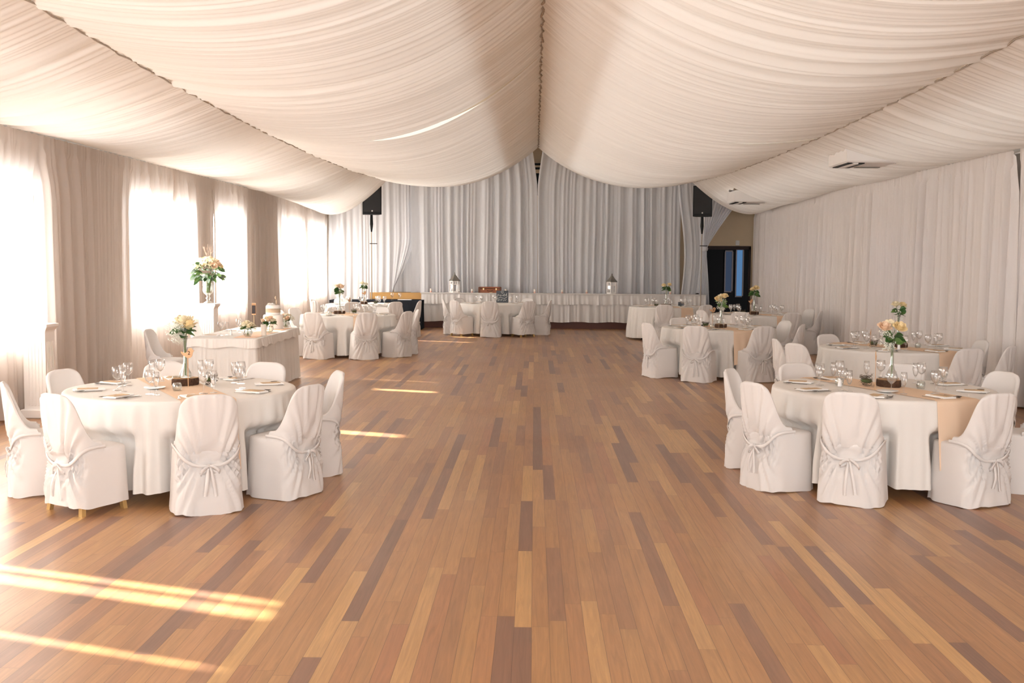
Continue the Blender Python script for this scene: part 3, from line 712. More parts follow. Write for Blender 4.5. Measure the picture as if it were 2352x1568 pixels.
def vase_of_roses(label_v, label_b, loc, seed, roses, leaves=8, gyp=60, gypoff=(0, 0), spread=.045, top=.42, big=1.0, lv=('leaf_dark', 'leaf_mid')):
    r = random.Random(seed)
    v = link('bud_vase', vase_m, None, loc); tag(v, label_v, 'vase', 'slim glass bud vases')
    b = empty('rose_bouquet', (loc[0], loc[1], loc[2] + .012), 0, label_b, 'bouquet', 'rose bouquets on the round tables')
    st = MB()
    for i, (x, y, z, c) in enumerate(roses):
        st.tube([(.004 * math.cos(i), .004 * math.sin(i), .005), (x * .15, y * .15, .22), (x * .3, y * .3, .34), (x, y, z)], .0022, 5)
        q = link('rose', ROSE[c], b, (x, y, z)); q.rotation_euler = (r.uniform(-.5, .5) - y * 4, r.uniform(-.4, .4) + x * 5, r.uniform(0, 6)); q.scale = (1.15 * big,) * 3
    for i in range(3): st.tube([(.006 * math.cos(i * 2), .006 * math.sin(i * 2), .01), (.003 * i - .003, 0, .3), (.02 * math.cos(i * 2), .02 * math.sin(i * 2), .38)], .0018, 5)
    st.obj('stems', 'stem_green', b)
    for i in range(int(leaves * 1.9)):
        a = r.uniform(0, 6.28); m = MB(); z = r.uniform(top - .075, top + .005); leaf(m, (.014 * math.cos(a), .014 * math.sin(a), z), (math.cos(a), math.sin(a), r.uniform(-.1, .7)), r.uniform(.055, .080) * big, r.uniform(.022, .034) * big)
        m.obj('leaf', lv[i % 2], b)
    if gyp:
        m = MB()
        for i in range(gyp):
            a = r.uniform(0, 6.28); q = r.uniform(.2, 1) * spread * 1.3; x = gypoff[0] * r.uniform(.2, 1.1) + q * math.cos(a); y = gypoff[1] * r.uniform(.2, 1.1) + q * math.sin(a); z = r.uniform(top - .12, top + .05)
            m.tube([(x * .2, y * .2, .33), (x * .6, y * .6, z - .03), (x, y, z)], .0007, 3, cap=False)
            m.ball((x, y, z), r.uniform(.0035, .0065), 4); m.ball((x + r.uniform(-.012, .012), y + r.uniform(-.012, .012), z - r.uniform(0, .012)), .0035, 4)
        o = m.obj('babys_breath', 'gyp', b); o['kind'] = 'stuff'
    return b
# bird shaped table number
def bird(label, loc, rz, digit=None, tilt=0, h=.255):
    e = empty('table_number', loc, rz, label, 'table number', 'bird shaped table numbers')
    pts = []
    body = [(-.060, .030), (-.052, .010), (-.030, -.008), (-.005, -.020), (.020, -.020), (.036, -.004), (.042, .018), (.046, .030), (.056, .038), (.045, .042), (.038, .054), (.022, .060), (.006, .052), (-.002, .036), (-.012, .024), (-.030, .020), (-.044, .026)]
    # smooth outline
    n = len(body); sm = []
    for i in range(n):
        p0, p1, p2, p3 = body[i - 1], body[i], body[(i + 1) % n], body[(i + 2) % n]
        for t in (0, .25, .5, .75):
            sm.append(tuple(.5 * (2 * p1[k] + (p2[k] - p0[k]) * t + (2 * p0[k] - 5 * p1[k] + 4 * p2[k] - p3[k]) * t * t + (3 * p1[k] - p0[k] - 3 * p2[k] + p3[k]) * t ** 3) for k in (0, 1)))
    MB().prism(sm, -.002, .002, xf=lambda p: (p[0], p[2], p[1] + h)).obj('bird', 'ply', e, smooth=False)
    MB().box((.0, .0, h / 2 - .008), (.006, .004, h)).obj('stick', 'ply', e, smooth=False)
    if digit:
        c = bpy.data.curves.new('number', 'FONT'); c.body = digit; c.size = .042; c.extrude = .0006; c.align_x = 'CENTER'; c.align_y = 'CENTER'; c.offset = .0008; c.materials.append(MT['ink'])
        o_ = bpy.data.objects.new('number', c); col.objects.link(o_); bpy.context.view_layer.update(); me = bpy.data.meshes.new_from_object(o_.evaluated_get(bpy.context.evaluated_depsgraph_get())); bpy.data.objects.remove(o_); me.materials.clear(); me.materials.append(MT['ink']); o = link('number', me, e); o.location = (.010, -.0032, h + .018); o.rotation_euler = (PI / 2, 0, 0)
    return e
def nest(label, loc, seed, glassy=True, r0=.07):
    r = random.Random(seed); e = empty('twig_nest', loc, 0, label, 'nest', 'twig nests on the round tables'); m = MB()
    for i in range(70):
        a = r.uniform(0, 6.28); sp = r.uniform(.6, 2.4); q = r0 * r.uniform(.55, 1.05); z = r.uniform(.01, .075); tl = r.uniform(-.03, .04)
        m.tube([((q + .006 * math.sin(k * 2 + i)) * math.cos(a + sp * k / 6) * (.65 + z * 5), (q + .006 * math.cos(k * 3)) * math.sin(a + sp * k / 6) * (.65 + z * 5), max(.004, z + tl * k / 6 + .004 * math.sin(k * 2.5 + i))) for k in range(7)], .0013, 4)
    m.obj('twigs', 'twig', e); m = MB(); m.ball((0, 0, .045), r0 * .75, 8, sc=(1, 1, .45)); m.obj('moss', 'moss', e); return e
PHI = [-157, -114, -67, -22, 23, 67, 111, 156]
SECT = ['left side, nearer the camera', 'camera side, left of centre', 'camera side, right of centre', 'right side, nearer the camera', 'right side, farther back', 'far side, right of centre', 'far side, left of centre', 'left side, farther back']
TAB = {
 'L1': ((-2.84, 8.86), 'near left table'), 'R1': ((2.93, 9.33), 'near right table'), 'R2': ((4.49, 13.89), 'second right table'),
 'R3': ((2.96, 17.87), 'middle right table'), 'R4': ((4.49, 22.6), 'doorway side table'), 'R5': ((3.14, 26.16), 'far right table'),
 'L2': ((-3.56, 21.19), 'middle left table'), 'L3': ((-4.05, 26.3), 'far left table'), 'C1': ((-.93, 27.4), 'stage front table')}
# (angle, radius of the back top, sector, variant, extra turn)
CHAIRS = {
 'L1': [(-64, 1.36, 2, 0, -2), (-110, 1.36, 1, 4, -14), (-155, 1.33, 0, 2, 0), (159, 1.28, 7, 3, 0), (114, 1.35, 6, 1, 0), (72, 1.35, 5, 0, 4), (24, 1.32, 4, 2, 0), (-25, 1.30, 3, 1, 0)],
 'R1': [(-156, 1.33, 0, 0, 0), (-118, 1.33, 1, 3, 4), (-67, 1.27, 2, 1, 4), (-22, 1.34, 3, 2, 0), (23, 1.36, 4, 0, 0), (65, 1.36, 5, 1, 0), (111, 1.3, 6, 3, 0), (154, 1.34, 7, 2, 0)],
 'R2': [(-152, 1.62, 0, 0, 0), (180, 1.5, 7, 1, 0), (120, 1.18, 6, 2, 0), (-72, 1.42, 2, 3, 0), (4, 1.15, 4, 0, 0), (-40, 1.42, 3, 1, 0)],
 'R3': [(-157, 1.33, 0, 2, 0), (-114, 1.38, 1, 3, 0), (-68, 1.33, 2, 1, 0), (-24, 1.36, 3, 0, 0), (20, 1.28, 4, 2, 0), (112, 1.3, 6, 3, 0)],
 'R4': [(-157, 1.31, 0, 1, 0), (-114, 1.31, 1, 0, 0), (-70, 1.36, 2, 2, 0), (-20, 1.31, 3, 3, 0), (20, 1.31, 4, 0, 0)],
 'R5': [(-100, 1.33, 1, 1, 0), (-60, 1.45, 2, 2, 0), (-8, 1.31, 3, 0, 0)],
 'L2': [(-155, 1.31, 0, 1, 0), (-110, 1.36, 1, 2, 0), (-66, 1.38, 2, 0, 0), (-25, 1.36, 3, 3, 0), (12, 1.36, 4, 1, 0), (67, 1.28, 5, 2, 0), (111, 1.28, 6, 0, 0), (156, 1.3, 7, 3, 0)],
 'L3': [(-5, 1.38, 3, 0, 0), (-48, 1.36, 2, 2, 0), (-92, 1.33, 1, 1, 0), (-140, 1.33, 0, 3, 0), (172, 1.3, 7, 2, 0), (125, 1.3, 6, 0, 0)],
 'C1': [(-5, 1.36, 3, 1, 0), (-52, 1.36, 2, 4, 0), (-95, 1.36, 1, 2, 0), (-138, 1.36, 0, 4, 0), (-176, 1.34, 7, 0, 0), (140, 1.34, 6, 3, 0), (54, 1.34, 5, 2, 0)]}
RUN = {'L1': -60, 'R1': -69, 'R2': -62, 'R3': -72, 'R4': -62, 'R5': -68, 'L2': -62}
for sd, (k, (c, nm)) in enumerate(TAB.items()):
    place(tb_proto, (c[0], c[1], 0), .3 * sd, 'round folding table hidden under the cloth of the ' + nm, 'table', 'round tables')
    tag(make_cloth(sd * 1.7 + 1, .085 if k in ('L1', 'R1') else .06, [(math.radians(q_[0]), q_[1] - .272) for q_ in CHAIRS[k]]).obj('tablecloth', 'table_linen', loc=(c[0], c[1], 0)), 'floor length white cloth draped over the ' + nm, 'tablecloth', 'round white tablecloths')
    if k in RUN:
        ra = math.radians(RUN[k]); o = make_runner(sd * 1.7 + 1, ra, .40 if k != 'R5' else .3).obj('table_runner', 'peach_linen', loc=(c[0], c[1], 0)); o.rotation_euler = (0, 0, ra)
        tag(o, 'peach runner laid across the ' + nm, 'table runner', 'peach table runners')
    for (a, R_, s, v, tw) in CHAIRS[k]:
        ra = math.radians(a); q = R_ - .272  # footprint centre sits in front of the back top
        place(CH[v], (c[0] + q * math.cos(ra), c[1] + q * math.sin(ra), 0), ra + PI / 2 + math.radians(tw), 'white skirted chair at the %s, %s' % (nm, SECT[s]), 'chair', 'covered chairs at the ' + nm)
    base = PHI if k not in ('L3', 'C1') else [p + (17 if i in (1, 2, 3, 4, 5, 6, 0, 7) else 0) for i, p in enumerate(PHI)]
    for s, a in enumerate(base):
        if k in ('R5',) and s in (5, 6): pass
        ra = math.radians(a + rng.uniform(-3, 3)); ct, st = math.cos(ra), math.sin(ra)
        def at(r_, t_): return (c[0] + r_ * ct - t_ * st, c[1] + r_ * st + t_ * ct)
        zt = .7630 if k not in RUN else .7670
        rzz = ra + PI / 2; where = 'of the %s, %s' % (nm, SECT[s]); jit = lambda s_=.1: rng.uniform(-s_, s_)
        x, y = at(.70, 0); place(NP_, (x, y, zt), rzz + jit(.25), 'folded white napkin ' + where, 'napkin', 'napkins on the ' + nm)
        x, y = at(.71, .005); place(CD_, (x, y, zt + .0108), rzz + jit(.3), 'brown kraft card on a napkin ' + where, 'card', 'kraft cards on the ' + nm)
        if k not in ('L3', 'R5', 'C1'):
            x, y = at(.71, .095); place(K_, (x, y, zt), rzz + PI + jit(), 'steel knife at a setting ' + where, 'knife', 'knives on the ' + nm)
            x, y = at(.70, .125); place(S_, (x, y, zt), rzz + PI + jit(), 'steel spoon at a setting ' + where, 'spoon', 'spoons on the ' + nm)
            x, y = at(.71, -.095); place(F_, (x, y, zt), rzz + PI + jit(), 'steel fork at a setting ' + where, 'fork', 'forks on the ' + nm)
        x, y = at(.49 + jit(.03), .10 + jit(.02)); place(G_W, (x, y, zt), 0, 'stemmed wine glass ' + where, 'wine glass', 'wine glasses on the ' + nm)
        if k != 'C1':
            x, y = at(.46 + jit(.03), .19 + jit(.02)); place(G_F, (x, y, zt), 0, 'narrow champagne flute ' + where, 'champagne flute', 'flutes on the ' + nm)
# centrepieces
def zt(k): return .7630 if k not in RUN else .7670
def centre(k, dx, dy, seed, roses, birdpos=None, digit=None, nestpos=None, vas=(.0, .0), logs=True, brz=0, bh=.255, **kw):
    c, nm = TAB[k]; z = zt(k); x, y = dx, dy
    if logs: log_slice('dark bark log slice under the vase on the ' + nm, (x, y, z), seed, *( (.235, .17) )); zl = z + .060
    else: zl = z
    vase_of_roses('slim clear bud vase on the ' + nm, 'rose bouquet in the bud vase on the ' + nm, (x + vas[0], y + vas[1], zl), seed, roses, **kw)
    if birdpos: bird('wooden bird table number on a stick, ' + nm, (birdpos[0], birdpos[1], z), brz, digit, h=bh)
    if nestpos: nest('dark twig nest on the ' + nm, (nestpos[0], nestpos[1], z), seed, r0=.06)
centre('L1', -2.86, 9.02, 1, [(-.01, -.03, .46, 'cream'), (.045, -.02, .42, 'yellow'), (-.04, .02, .44, 'cream'), (.02, .03, .45, 'cream')], (-2.80, 8.90), '2', (-2.66, 9.05), leaves=7, gyp=150, gypoff=(-.10, -.03), top=.40, big=1.35, lv=('leaf_dark', 'leaf_dark'), brz=-.1)
centre('R1', 3.00, 9.40, 2, [(-.075, -.01, .43, 'peach'), (.05, -.02, .43, 'yellow'), (-.01, .05, .45, 'cream')], (2.82, 9.18), '1', (2.82, 9.42), leaves=9, gyp=110, gypoff=(-.06, 0), top=.36, big=1.3, brz=1.35, vas=(.03, .02))
centre('R2', 4.52, 13.85, 3, [(-.04, 0, .46, 'cream'), (.05, .01, .45, 'yellow')], (4.15, 13.75), None, (4.25, 13.95), leaves=8, gyp=30, top=.40, big=1.2, brz=1.2, bh=.17)
centre('R3', 2.98, 17.75, 4, [(-.05, 0, .38, 'yellow'), (.045, -.03, .43, 'yellow'), (0, .04, .42, 'cream')], (2.88, 17.95), '4', (2.74, 17.80), leaves=9, gyp=120, top=.34, big=1.35, brz=.3, spread=.06, lv=('leaf_mid', 'leaf_mid'))
centre('R4', 4.42, 22.4, 5, [(-.04, 0, .43, 'yellow'), (.03, 0, .46, 'yellow')], (4.31, 22.2), None, (4.20, 22.4), leaves=12, gyp=20, top=.38, big=1.4, brz=.5)
centre('R5', 3.08, 26.0, 6, [(-.06, 0, .42, 'yellow'), (.07, 0, .44, 'yellow')], None, None, (2.85, 26.0), leaves=12, gyp=40, top=.38, big=1.35)
centre('L2', -3.75, 21.3, 7, [(-.05, 0, .45, 'peach'), (.05, 0, .45, 'peach'), (0, .05, .46, 'cream')], (-3.55, 21.25), None, (-3.48, 21.4), leaves=12, gyp=60, gypoff=(.05, 0), top=.40, big=1.35, brz=1.3)
centre('L3', -4.03, 26.2, 8, [(-.04, 0, .42, 'cream'), (.05, 0, .40, 'white')], (-3.98, 25.9), None, (-3.75, 26.2), leaves=10, gyp=40, top=.36, big=1.3)
# small items
TLL = [('L1', -2.80, 8.62), ('L1', -2.97, 9.12), ('R1', 3.22, 9.25), ('R1', 2.60, 9.45), ('R3', 2.82, 17.6), ('R2', 4.75, 13.8), ('L2', -3.9, 21.1)]
for i, (k, x, y) in enumerate(TLL):
    place(TL, (x, y, zt(k)), 0, 'round glass tealight holder on the %s, %s' % (TAB[k][1], 'in front of the log slice' if i in (0, 4, 6) else 'beside the log slice'), 'candle holder', 'tealight holders')
place(SALT, (-2.60, 8.90, .767), 0, 'salt shaker right of the log on the near left table', 'salt shaker'); place(SALT, (2.58, 9.36, .767), 0, 'white salt shaker among glasses on the near right table', 'salt shaker')
place(PEP, (2.66, 17.62, .767), 0, 'dark pepper shaker beside the nest on the middle right table', 'pepper shaker'); place(SALT, (4.42, 13.5, .767), 0, 'salt shaker on the second right table', 'salt shaker')
for k, x, y, nm in (('L1', -3.02, 8.74, 'near left'), ('R1', 2.86, 8.98, 'near right')):
    tag(MB().lathe([(.001, .002), (.05, .002), (.085, .012), (.084, .014), (.05, .006), (.001, .006)], 32).obj('side_plate', 'china', loc=(x, y, zt(k))), 'small white plate before the centrepiece of the %s table' % nm, 'plate')
# heart topped slate sign on stage front table
sg = empty('slate_sign', (-.80, 27.75, .763), .03, 'grey slate sign with white lettering on the table before the stage', 'sign')
MB().box((0, 0, .15), (.30, .012, .30), bev=.01).obj('board', 'slate', sg, smooth=False)
m = MB()
def stroke(pts, r=.006): m.tube([(x, -.010, z) for x, z in pts], r, 4)
hz = .262
stroke([(0, hz - .03), (-.03, hz), (-.035, hz + .02), (-.018, hz + .028), (0, hz + .008), (.018, hz + .028), (.035, hz + .02), (.03, hz), (0, hz - .03)], .005)
stroke([(-.125, .16), (-.12, .22), (-.095, .16), (-.09, .215)]); stroke([(-.075, .19), (-.055, .165), (-.04, .195), (-.06, .205), (-.07, .18), (-.03, .165)]); stroke([(-.02, .20), (-.01, .165), (.005, .195), (.018, .165), (.03, .20)])
stroke([(.045, .23), (.045, .165), (.06, .165)]); stroke([(.07, .21), (.085, .165), (.115, .24)]); stroke([(.125, .21), (.105, .19), (.13, .17), (.11, .155)])
stroke([(-.11, .11), (-.05, .135), (.0, .12), (.06, .11), (.12, .145)], .005)
stroke([(-.11, .04), (-.10, .09), (-.08, .05), (-.07, .09)]); stroke([(-.04, .05), (-.03, .085), (-.01, .06), (.0, .09)], .005); stroke([(.03, .04), (.05, .09), (.07, .05), (.10, .09)], .005)
m.obj('lettering', 'chalk', sg)
tag(MB().box((0, 0, .06), (.13, .006, .09), bev=.002).box((0, .01, .01), (.03, .03, .02)).obj('small_sign', 'slate', loc=(3.45, 26.2, .767 + .0)), 'tiny dark card beside the vase on the far right table', 'sign')

# ------------------------------------------------------------------ head table on the left
hx0, hx1, hy0, hy1 = -4.50, -3.62, 14.35, 16.85; hc = ((hx0 + hx1) / 2, (hy0 + hy1) / 2)
ht = empty('rectangular_table', (hc[0], hc[1], 0), 0, 'rectangular bridal table under a skirted cloth by the left windows', 'table')
MB().box((0, 0, .742), (hx1 - hx0 - .02, hy1 - hy0 - .02, .025)).obj('tabletop', 'ply', ht, smooth=False)
for sx in (-1, 1):
    for sy in (-1, 1): MB().tube([(sx * .36, sy * 1.1, 0), (sx * .36, sy * 1.1, .73)], .016, 8).obj('leg', 'black_metal', ht)
tc_ = empty('skirted_tablecloth', (hc[0], hc[1], 0), 0, 'white ruffled skirt cloth on the bridal table by the left windows', 'tablecloth')
def rectpath(w, l, n, rc=.05):
    per = 2 * (w + l); out = []
    for i in range(n):
        s = per * i / n
        if s < w: p = (-w / 2 + s, -l / 2); nn = (0, -1)
        elif s < w + l: p = (w / 2, -l / 2 + s - w); nn = (1, 0)
        elif s < 2 * w + l: p = (w / 2 - (s - w - l), l / 2); nn = (0, 1)
        else: p = (-w / 2, l / 2 - (s - 2 * w - l)); nn = (-1, 0)
        out.append((p, nn, s))
    return out
W_, L_ = hx1 - hx0, hy1 - hy0; pth = rectpath(W_, L_, 560)
for nm, z0_, z1_, off, kk, sd in (('skirt', .015, .752, .012, .16, 3), ('ruffle', .655, .763, .030, .10, 8)):
    S = np.array([q[2] for q in pth]); rows = []
    for t in np.linspace(0, 1, 9):
        pl = pleat(S, [.06, .10, .17], sd, drift=.3 * t, k=kk) * (1.1 - t * .9 if nm == 'skirt' else .8)
        rows.append([(p[0] + nn[0] * (off + abs(pl[i]) + .015 * (1 - t)), p[1] + nn[1] * (off + abs(pl[i]) + .015 * (1 - t)), z0_ + (z1_ - z0_) * t + (.012 * math.sin(s * 14) * (1 - t) if nm == 'ruffle' else 0)) for i, (p, nn, s) in enumerate(pth)])
    MB().grid(rows, closeu=True).obj(nm, 'table_linen', tc_)
MB().box((0, 0, .762), (W_ + .05, L_ + .05, .010), bev=.004).obj('top_cloth', 'table_linen', tc_, smooth=False)
HT = .768
tag(MB().box((-3.82, 15.62, HT + .001), (.30, 2.2, .002)).obj('table_runner', 'peach_paper', smooth=False), 'peach runner along the front edge of the bridal table', 'table runner')
HR = HT + .003
def bowl_bouquet(label, loc, seed, kinds, rad=.085, nr=11, dark=8, z=.13):
    r = random.Random(seed); x, y, z0 = loc
    tag(MB().lathe([(.001, .002), (.035, .002), (.055, .02), (.064, .05), (.056, .085), (.048, .10), (.045, .10), (.052, .083), (.059, .05), (.050, .022), (.001, .006)], 22).obj('bowl_vase', 'thick_glass', loc=(x, y, z0)), 'round glass bowl holding the ' + label.replace(' on the bridal table', '').replace(' of the bridal table', ''), 'vase', 'glass bowls on the bridal table')
    b = empty('rose_bouquet', (x, y, z0 + .008), 0, label, 'bouquet', 'bouquets on the bridal table'); st = MB()
    for i in range(nr):
        a = 2.4 * i; q = rad * math.sqrt((i + .3) / nr); px, py, pz = q * math.cos(a), q * math.sin(a), z + .05 * (1 - (q / rad) ** 2) + r.uniform(-.008, .008)
        o = link('rose', ROSE[kinds[i % len(kinds)]], b, (px, py, pz)); o.rotation_euler = (-py * 8, px * 8, a); o.scale = (1.05,) * 3
        st.tube([(-px * .25, -py * .25, .004), (px * .1, py * .1, .09), (px, py, pz)], .002, 4)
    st.obj('stems', 'stem_green', b)
    for i in range(dark):
        a = r.uniform(0, 6.28); m = MB(); leaf(m, (.05 * math.cos(a), .05 * math.sin(a), z - .03), (math.cos(a), math.sin(a), r.uniform(-.1, 1.4)), r.uniform(.05, .09), .024); m.obj('leaf', 'leaf_dark' if i % 3 else 'leaf_mid', b)
bowl_bouquet('cream rose bouquet nearest the camera on the bridal table', (-3.82, 14.72, HR), 1, ['white', 'cream', 'cream'], dark=12)
bowl_bouquet('dark leafy rose bouquet in the middle of the bridal table', (-3.72, 15.50, HR), 2, ['peach', 'cream'], rad=.095, nr=5, dark=34, z=.15)
bowl_bouquet('pale peach rose bouquet at the far end of the bridal table', (-3.76, 16.72, HR), 3, ['cream', 'peach', 'white'], rad=.11, dark=10)
for x, y, lab in ((-3.66, 14.93, 'white pillar candle right of the nearest bowl bouquet'), (-3.80, 15.95, 'white pillar candle between the leafy and far bouquets')):
    cd = empty('pillar_candle', (x, y, HR), 0, lab, 'candle', 'pillar candles on the bridal table')
    MB().lathe([(.001, 0), (.036, 0), (.037, .004), (.037, .148), (.033, .153), (.001, .149)], 20).obj('wax', 'candle_wax', cd); MB().tube([(0, 0, .148), (.001, 0, .16)], .0012, 4).obj('wick', 'wick', cd)
for x, y, p, lab in ((-4.25, 14.95, G_W, 'wine glass on the bridal table, nearest the camera'), (-4.20, 15.08, G_F, 'flute on the bridal table, nearest the camera'), (-4.22, 15.75, G_W, 'wine glass on the bridal table behind the nearest bouquet'), (-4.16, 15.62, G_F, 'flute on the bridal table behind the nearest bouquet')):
    place(p, (x, y, HT), 0, lab)
place(SALT, (-4.13, 15.02, HT), 0, 'salt shaker beside the glasses on the bridal table', 'salt shaker')
for y, lab in ((14.85, 'nearest the camera'), (15.85, 'at the far setting')):
    place(NP_, (-4.36, y, HT), PI / 2, 'folded napkin on the bridal table, ' + lab, 'napkin'); place(CD_, (-4.36, y, HT + .0108), PI / 2 + .1, 'kraft card on a bridal table napkin, ' + lab, 'card')
for y, v, lab in ((14.75, 0, 'white skirted chair behind the bridal table, nearest the camera'), (16.7, 2, 'white skirted chair behind the far end of the bridal table')):
    place(CH[v], (-4.92, y, 0), -PI / 2, lab, 'chair', 'chairs behind the bridal table')
# black sign on a stick
bs = empty('table_number', (-4.10, 16.15, HT), 0, 'small black number plaque in a gold frame on the bridal table', 'table number')
MB().lathe([(.001, 0), (.03, 0), (.03, .006), (.001, .008)], 16).obj('base', 'ply', bs); MB().tube([(0, 0, 0), (0, 0, .24)], .0025, 6).obj('stick', 'brass', bs)
MB().box((0, 0, .31), (.062, .008, .17), bev=.01).obj('frame', 'ply', bs, smooth=False); MB().box((0, -.005, .30), (.052, .004, .12)).obj('plate', 'pepper', bs, smooth=False)
# wedding cake
ck = empty('wedding_cake', (-3.90, 16.50, HT), 0, 'white two tier wedding cake with hessian band on the bridal table', 'cake')
MB().lathe([(.001, 0), (.155, 0), (.16, .012), (.001, .014)], 40).obj('board', 'china', ck, smooth=False)
def tier(z, r, h): return MB().lathe([(.001, z), (r, z), (r + .002, z + .01), (r + .002, z + h - .02), (r - .006, z + h - .004), (r - .02, z + h), (.001, z + h)], 40)
tier(.013, .145, .20).obj('lower_tier', 'icing', ck); tier(.212, .105, .14).obj('upper_tier', 'icing', ck)
MB().lathe([(.108, .245), (.109, .245), (.109, .305), (.108, .305)], 40).obj('band', 'hessian', ck)
fl = MB()
for i in range(14):
    a = 2.4 * i; q = .016 * math.sqrt(i); leaf(fl, (-.03 + q * math.cos(a) * .5, q * math.sin(a) * .5, .352), (math.cos(a), math.sin(a), 1.2 - .07 * i), .045, .02, droop=.1)
fl.obj('sugar_flower', 'icing', ck)
tp = MB().box((.045, 0, .415), (.010, .012, .14)).ball((.04, 0, .465), .018, 6, sc=(.8, .5, 1.6)).ball((.052, 0, .40), .022, 6, sc=(.7, .5, 1.6)); tp.obj('topper', 'hessian', ck)

# ------------------------------------------------------------------ pedestals and urn
def pedestal(x, y, label):
    e = empty('pedestal', (x, y, 0), 0, label, 'pedestal', 'white fluted pedestals')
    m = MB().box((0, 0, .05), (.32, .32, .10), bev=.01).box((0, 0, .53), (.25, .25, .90))
    m.obj('shaft', 'white_paint', e, smooth=False)
    f = MB()
    for k in range(5):
        q = -.075 + .0375 * k
        for a in range(4): 
            ca, sa = math.cos(a * PI / 2), math.sin(a * PI / 2); px, py = .1265, q; f.box((px * ca - py * sa, px * sa + py * ca, .50), (.008, .020, .72), rz=a * PI / 2, bev=.0035)
    f.obj('fluting', 'white_paint', e, smooth=False)
    P = [[(sx * w, sy * w, z) for sx, sy in ((-1, -1), (1, -1), (1, 1), (-1, 1))] for w, z in ((.125, .965), (.13, .985), (.155, 1.02), (.16, 1.03), (.16, 1.055), (.155, 1.06))]
    MB().grid(P, closeu=True).add(P[-1], [(0, 1, 2, 3)]).obj('capital', 'white_paint', e, smooth=False)
pedestal(-5.60, 12.42, 'white fluted pedestal standing empty by the nearest left window')
PX, PY = -5.44, 18.42
pedestal(PX, PY, 'white fluted pedestal carrying the glass urn of roses')
urn = empty('glass_urn', (PX, PY, 1.06), 0, 'clear trumpet shaped glass urn on the far white pedestal', 'vase')
MB().lathe([(.001, 0), (.075, 0), (.078, .012), (.05, .03), (.022, .05), (.028, .075), (.045, .09), (.03, .10), (.02, .12), (.03, .14), (.075, .18), (.088, .22), (.082, .28), (.086, .36), (.105, .45), (.128, .50), (.124, .50), (.101, .45), (.081, .36), (.077, .28), (.082, .22), (.07, .185), (.02, .15), (.001, .15)], 32).obj('bowl', 'thick_glass', urn)
MB().tube([(.09 * math.cos(a), .09 * math.sin(a), .33 + .03 * math.sin(a * 1.5)) for a in np.linspace(0, 7.5, 40)], .004, 5).obj('raffia', 'branch_pale', urn)
bq = empty('rose_bouquet', (PX, PY, 1.21), 0, 'large bouquet of roses and pale branches in the glass urn', 'bouquet'); r = random.Random(3)
st = MB()
for i in range(22):
    a = 2.4 * i; st.tube([(.02 * math.cos(a), .02 * math.sin(a), .02), (.05 * math.cos(a), .05 * math.sin(a), .22), (.13 * math.cos(a), .13 * math.sin(a), .36)], .0045, 5)
st.obj('stems', 'leaf_mid', bq)
ks = ['cream', 'yellow', 'white', 'peach', 'cream']
for i in range(22):
    a = 2.4 * i; q = math.sqrt((i + .5) / 22); th = q * 1.25; R_ = .20
    px, py, pz = R_ * 1.12 * math.sin(th) * math.cos(a), R_ * 1.12 * math.sin(th) * math.sin(a), .40 + R_ * math.cos(th) * 1.0
    o = link('rose', ROSE[ks[i % 5]], bq, (px, py, pz)); o.rotation_euler = (-th * math.sin(a), th * math.cos(a) , 0); o.scale = (1.5,) * 3
    o.rotation_mode = 'QUATERNION'; o.rotation_quaternion = Vector((px, py, (pz - .40) + .05)).to_track_quat('Z', 'Y')
for i in range(98):
    a = r.uniform(0, 6.28); th = r.uniform(.8, 2.15); d = Vector((math.sin(th) * math.cos(a), math.sin(th) * math.sin(a), math.cos(th))); m = MB()
    leaf(m, Vector((0, 0, .37)) + d * r.uniform(.13, .23), d + Vector((0, 0, r.uniform(-.3, .3))), r.uniform(.07, .13), r.uniform(.024, .040)); m.obj('leaf', ('leaf_dark', 'leaf_mid', 'leaf_grey')[i % 3], bq)
br = MB()
for i in range(9):
    a = r.uniform(0, 6.28); p = Vector((.02, 0, .5)); pts = [p.copy()]; d = Vector((math.cos(a) * .22, math.sin(a) * .2, 1))
    for k in range(10): p = p + d * .034 + Vector((r.uniform(-.012, .012), r.uniform(-.012, .012), 0)); pts.append(p.copy())
    br.tube(pts, [.004 - .00033 * k for k in range(11)], 4)
    br.tube([pts[5], pts[5] + Vector((.03 * math.cos(a + 1), .03, .05)), pts[5] + Vector((.05 * math.cos(a + 1), .03, .12))], .0018, 4)
br.obj('branches', 'branch_pale', bq)

# ------------------------------------------------------------------ black table and things on the stage
bt = empty('rectangular_table', (-4.12, 29.05, 0), 0, 'long buffet table under the black cloth before the stage edge', 'table')
MB().box((0, 0, .73), (2.3, .68, .03)).obj('tabletop', 'ply', bt, smooth=False)
for sx in (-1, 1):
    for sy in (-1, 1): MB().tube([(sx * 1.05, sy * .28, 0), (sx * 1.05, sy * .28, .72)], .016, 8).obj('leg', 'black_metal', bt)
S_p = rectpath(2.36, .72, 200); rows = []
for t in np.linspace(0, 1, 6): rows.append([(p[0] + nn[0] * (.02 + .02 * (1 - t) * math.sin(s * 22)), p[1] + nn[1] * (.02 + .02 * (1 - t) * math.sin(s * 22)), .02 + .735 * t) for p, nn, s in S_p])
mm = MB().grid(rows, closeu=True); mm.box((0, 0, .758), (2.4, .76, .010)); tag(mm.obj('tablecloth', 'black_cloth', loc=(-4.12, 29.05, 0), smooth=False), 'black cloth over the long buffet table left of the stage', 'tablecloth')
for i, (x, nm) in enumerate(((-3.72, 'left'), (-3.52, 'right'))): place(G_W, (x, 29.0, .763), 0, 'wine glass on the black table, %s one of the pair' % nm, 'wine glass')
tag(MB().box((-3.40, 29.1, .772), (.36, .2, .018), bev=.004).obj('folded_cloth', 'napkin', smooth=False), 'white folded cloth lying on the black table', 'cloth')
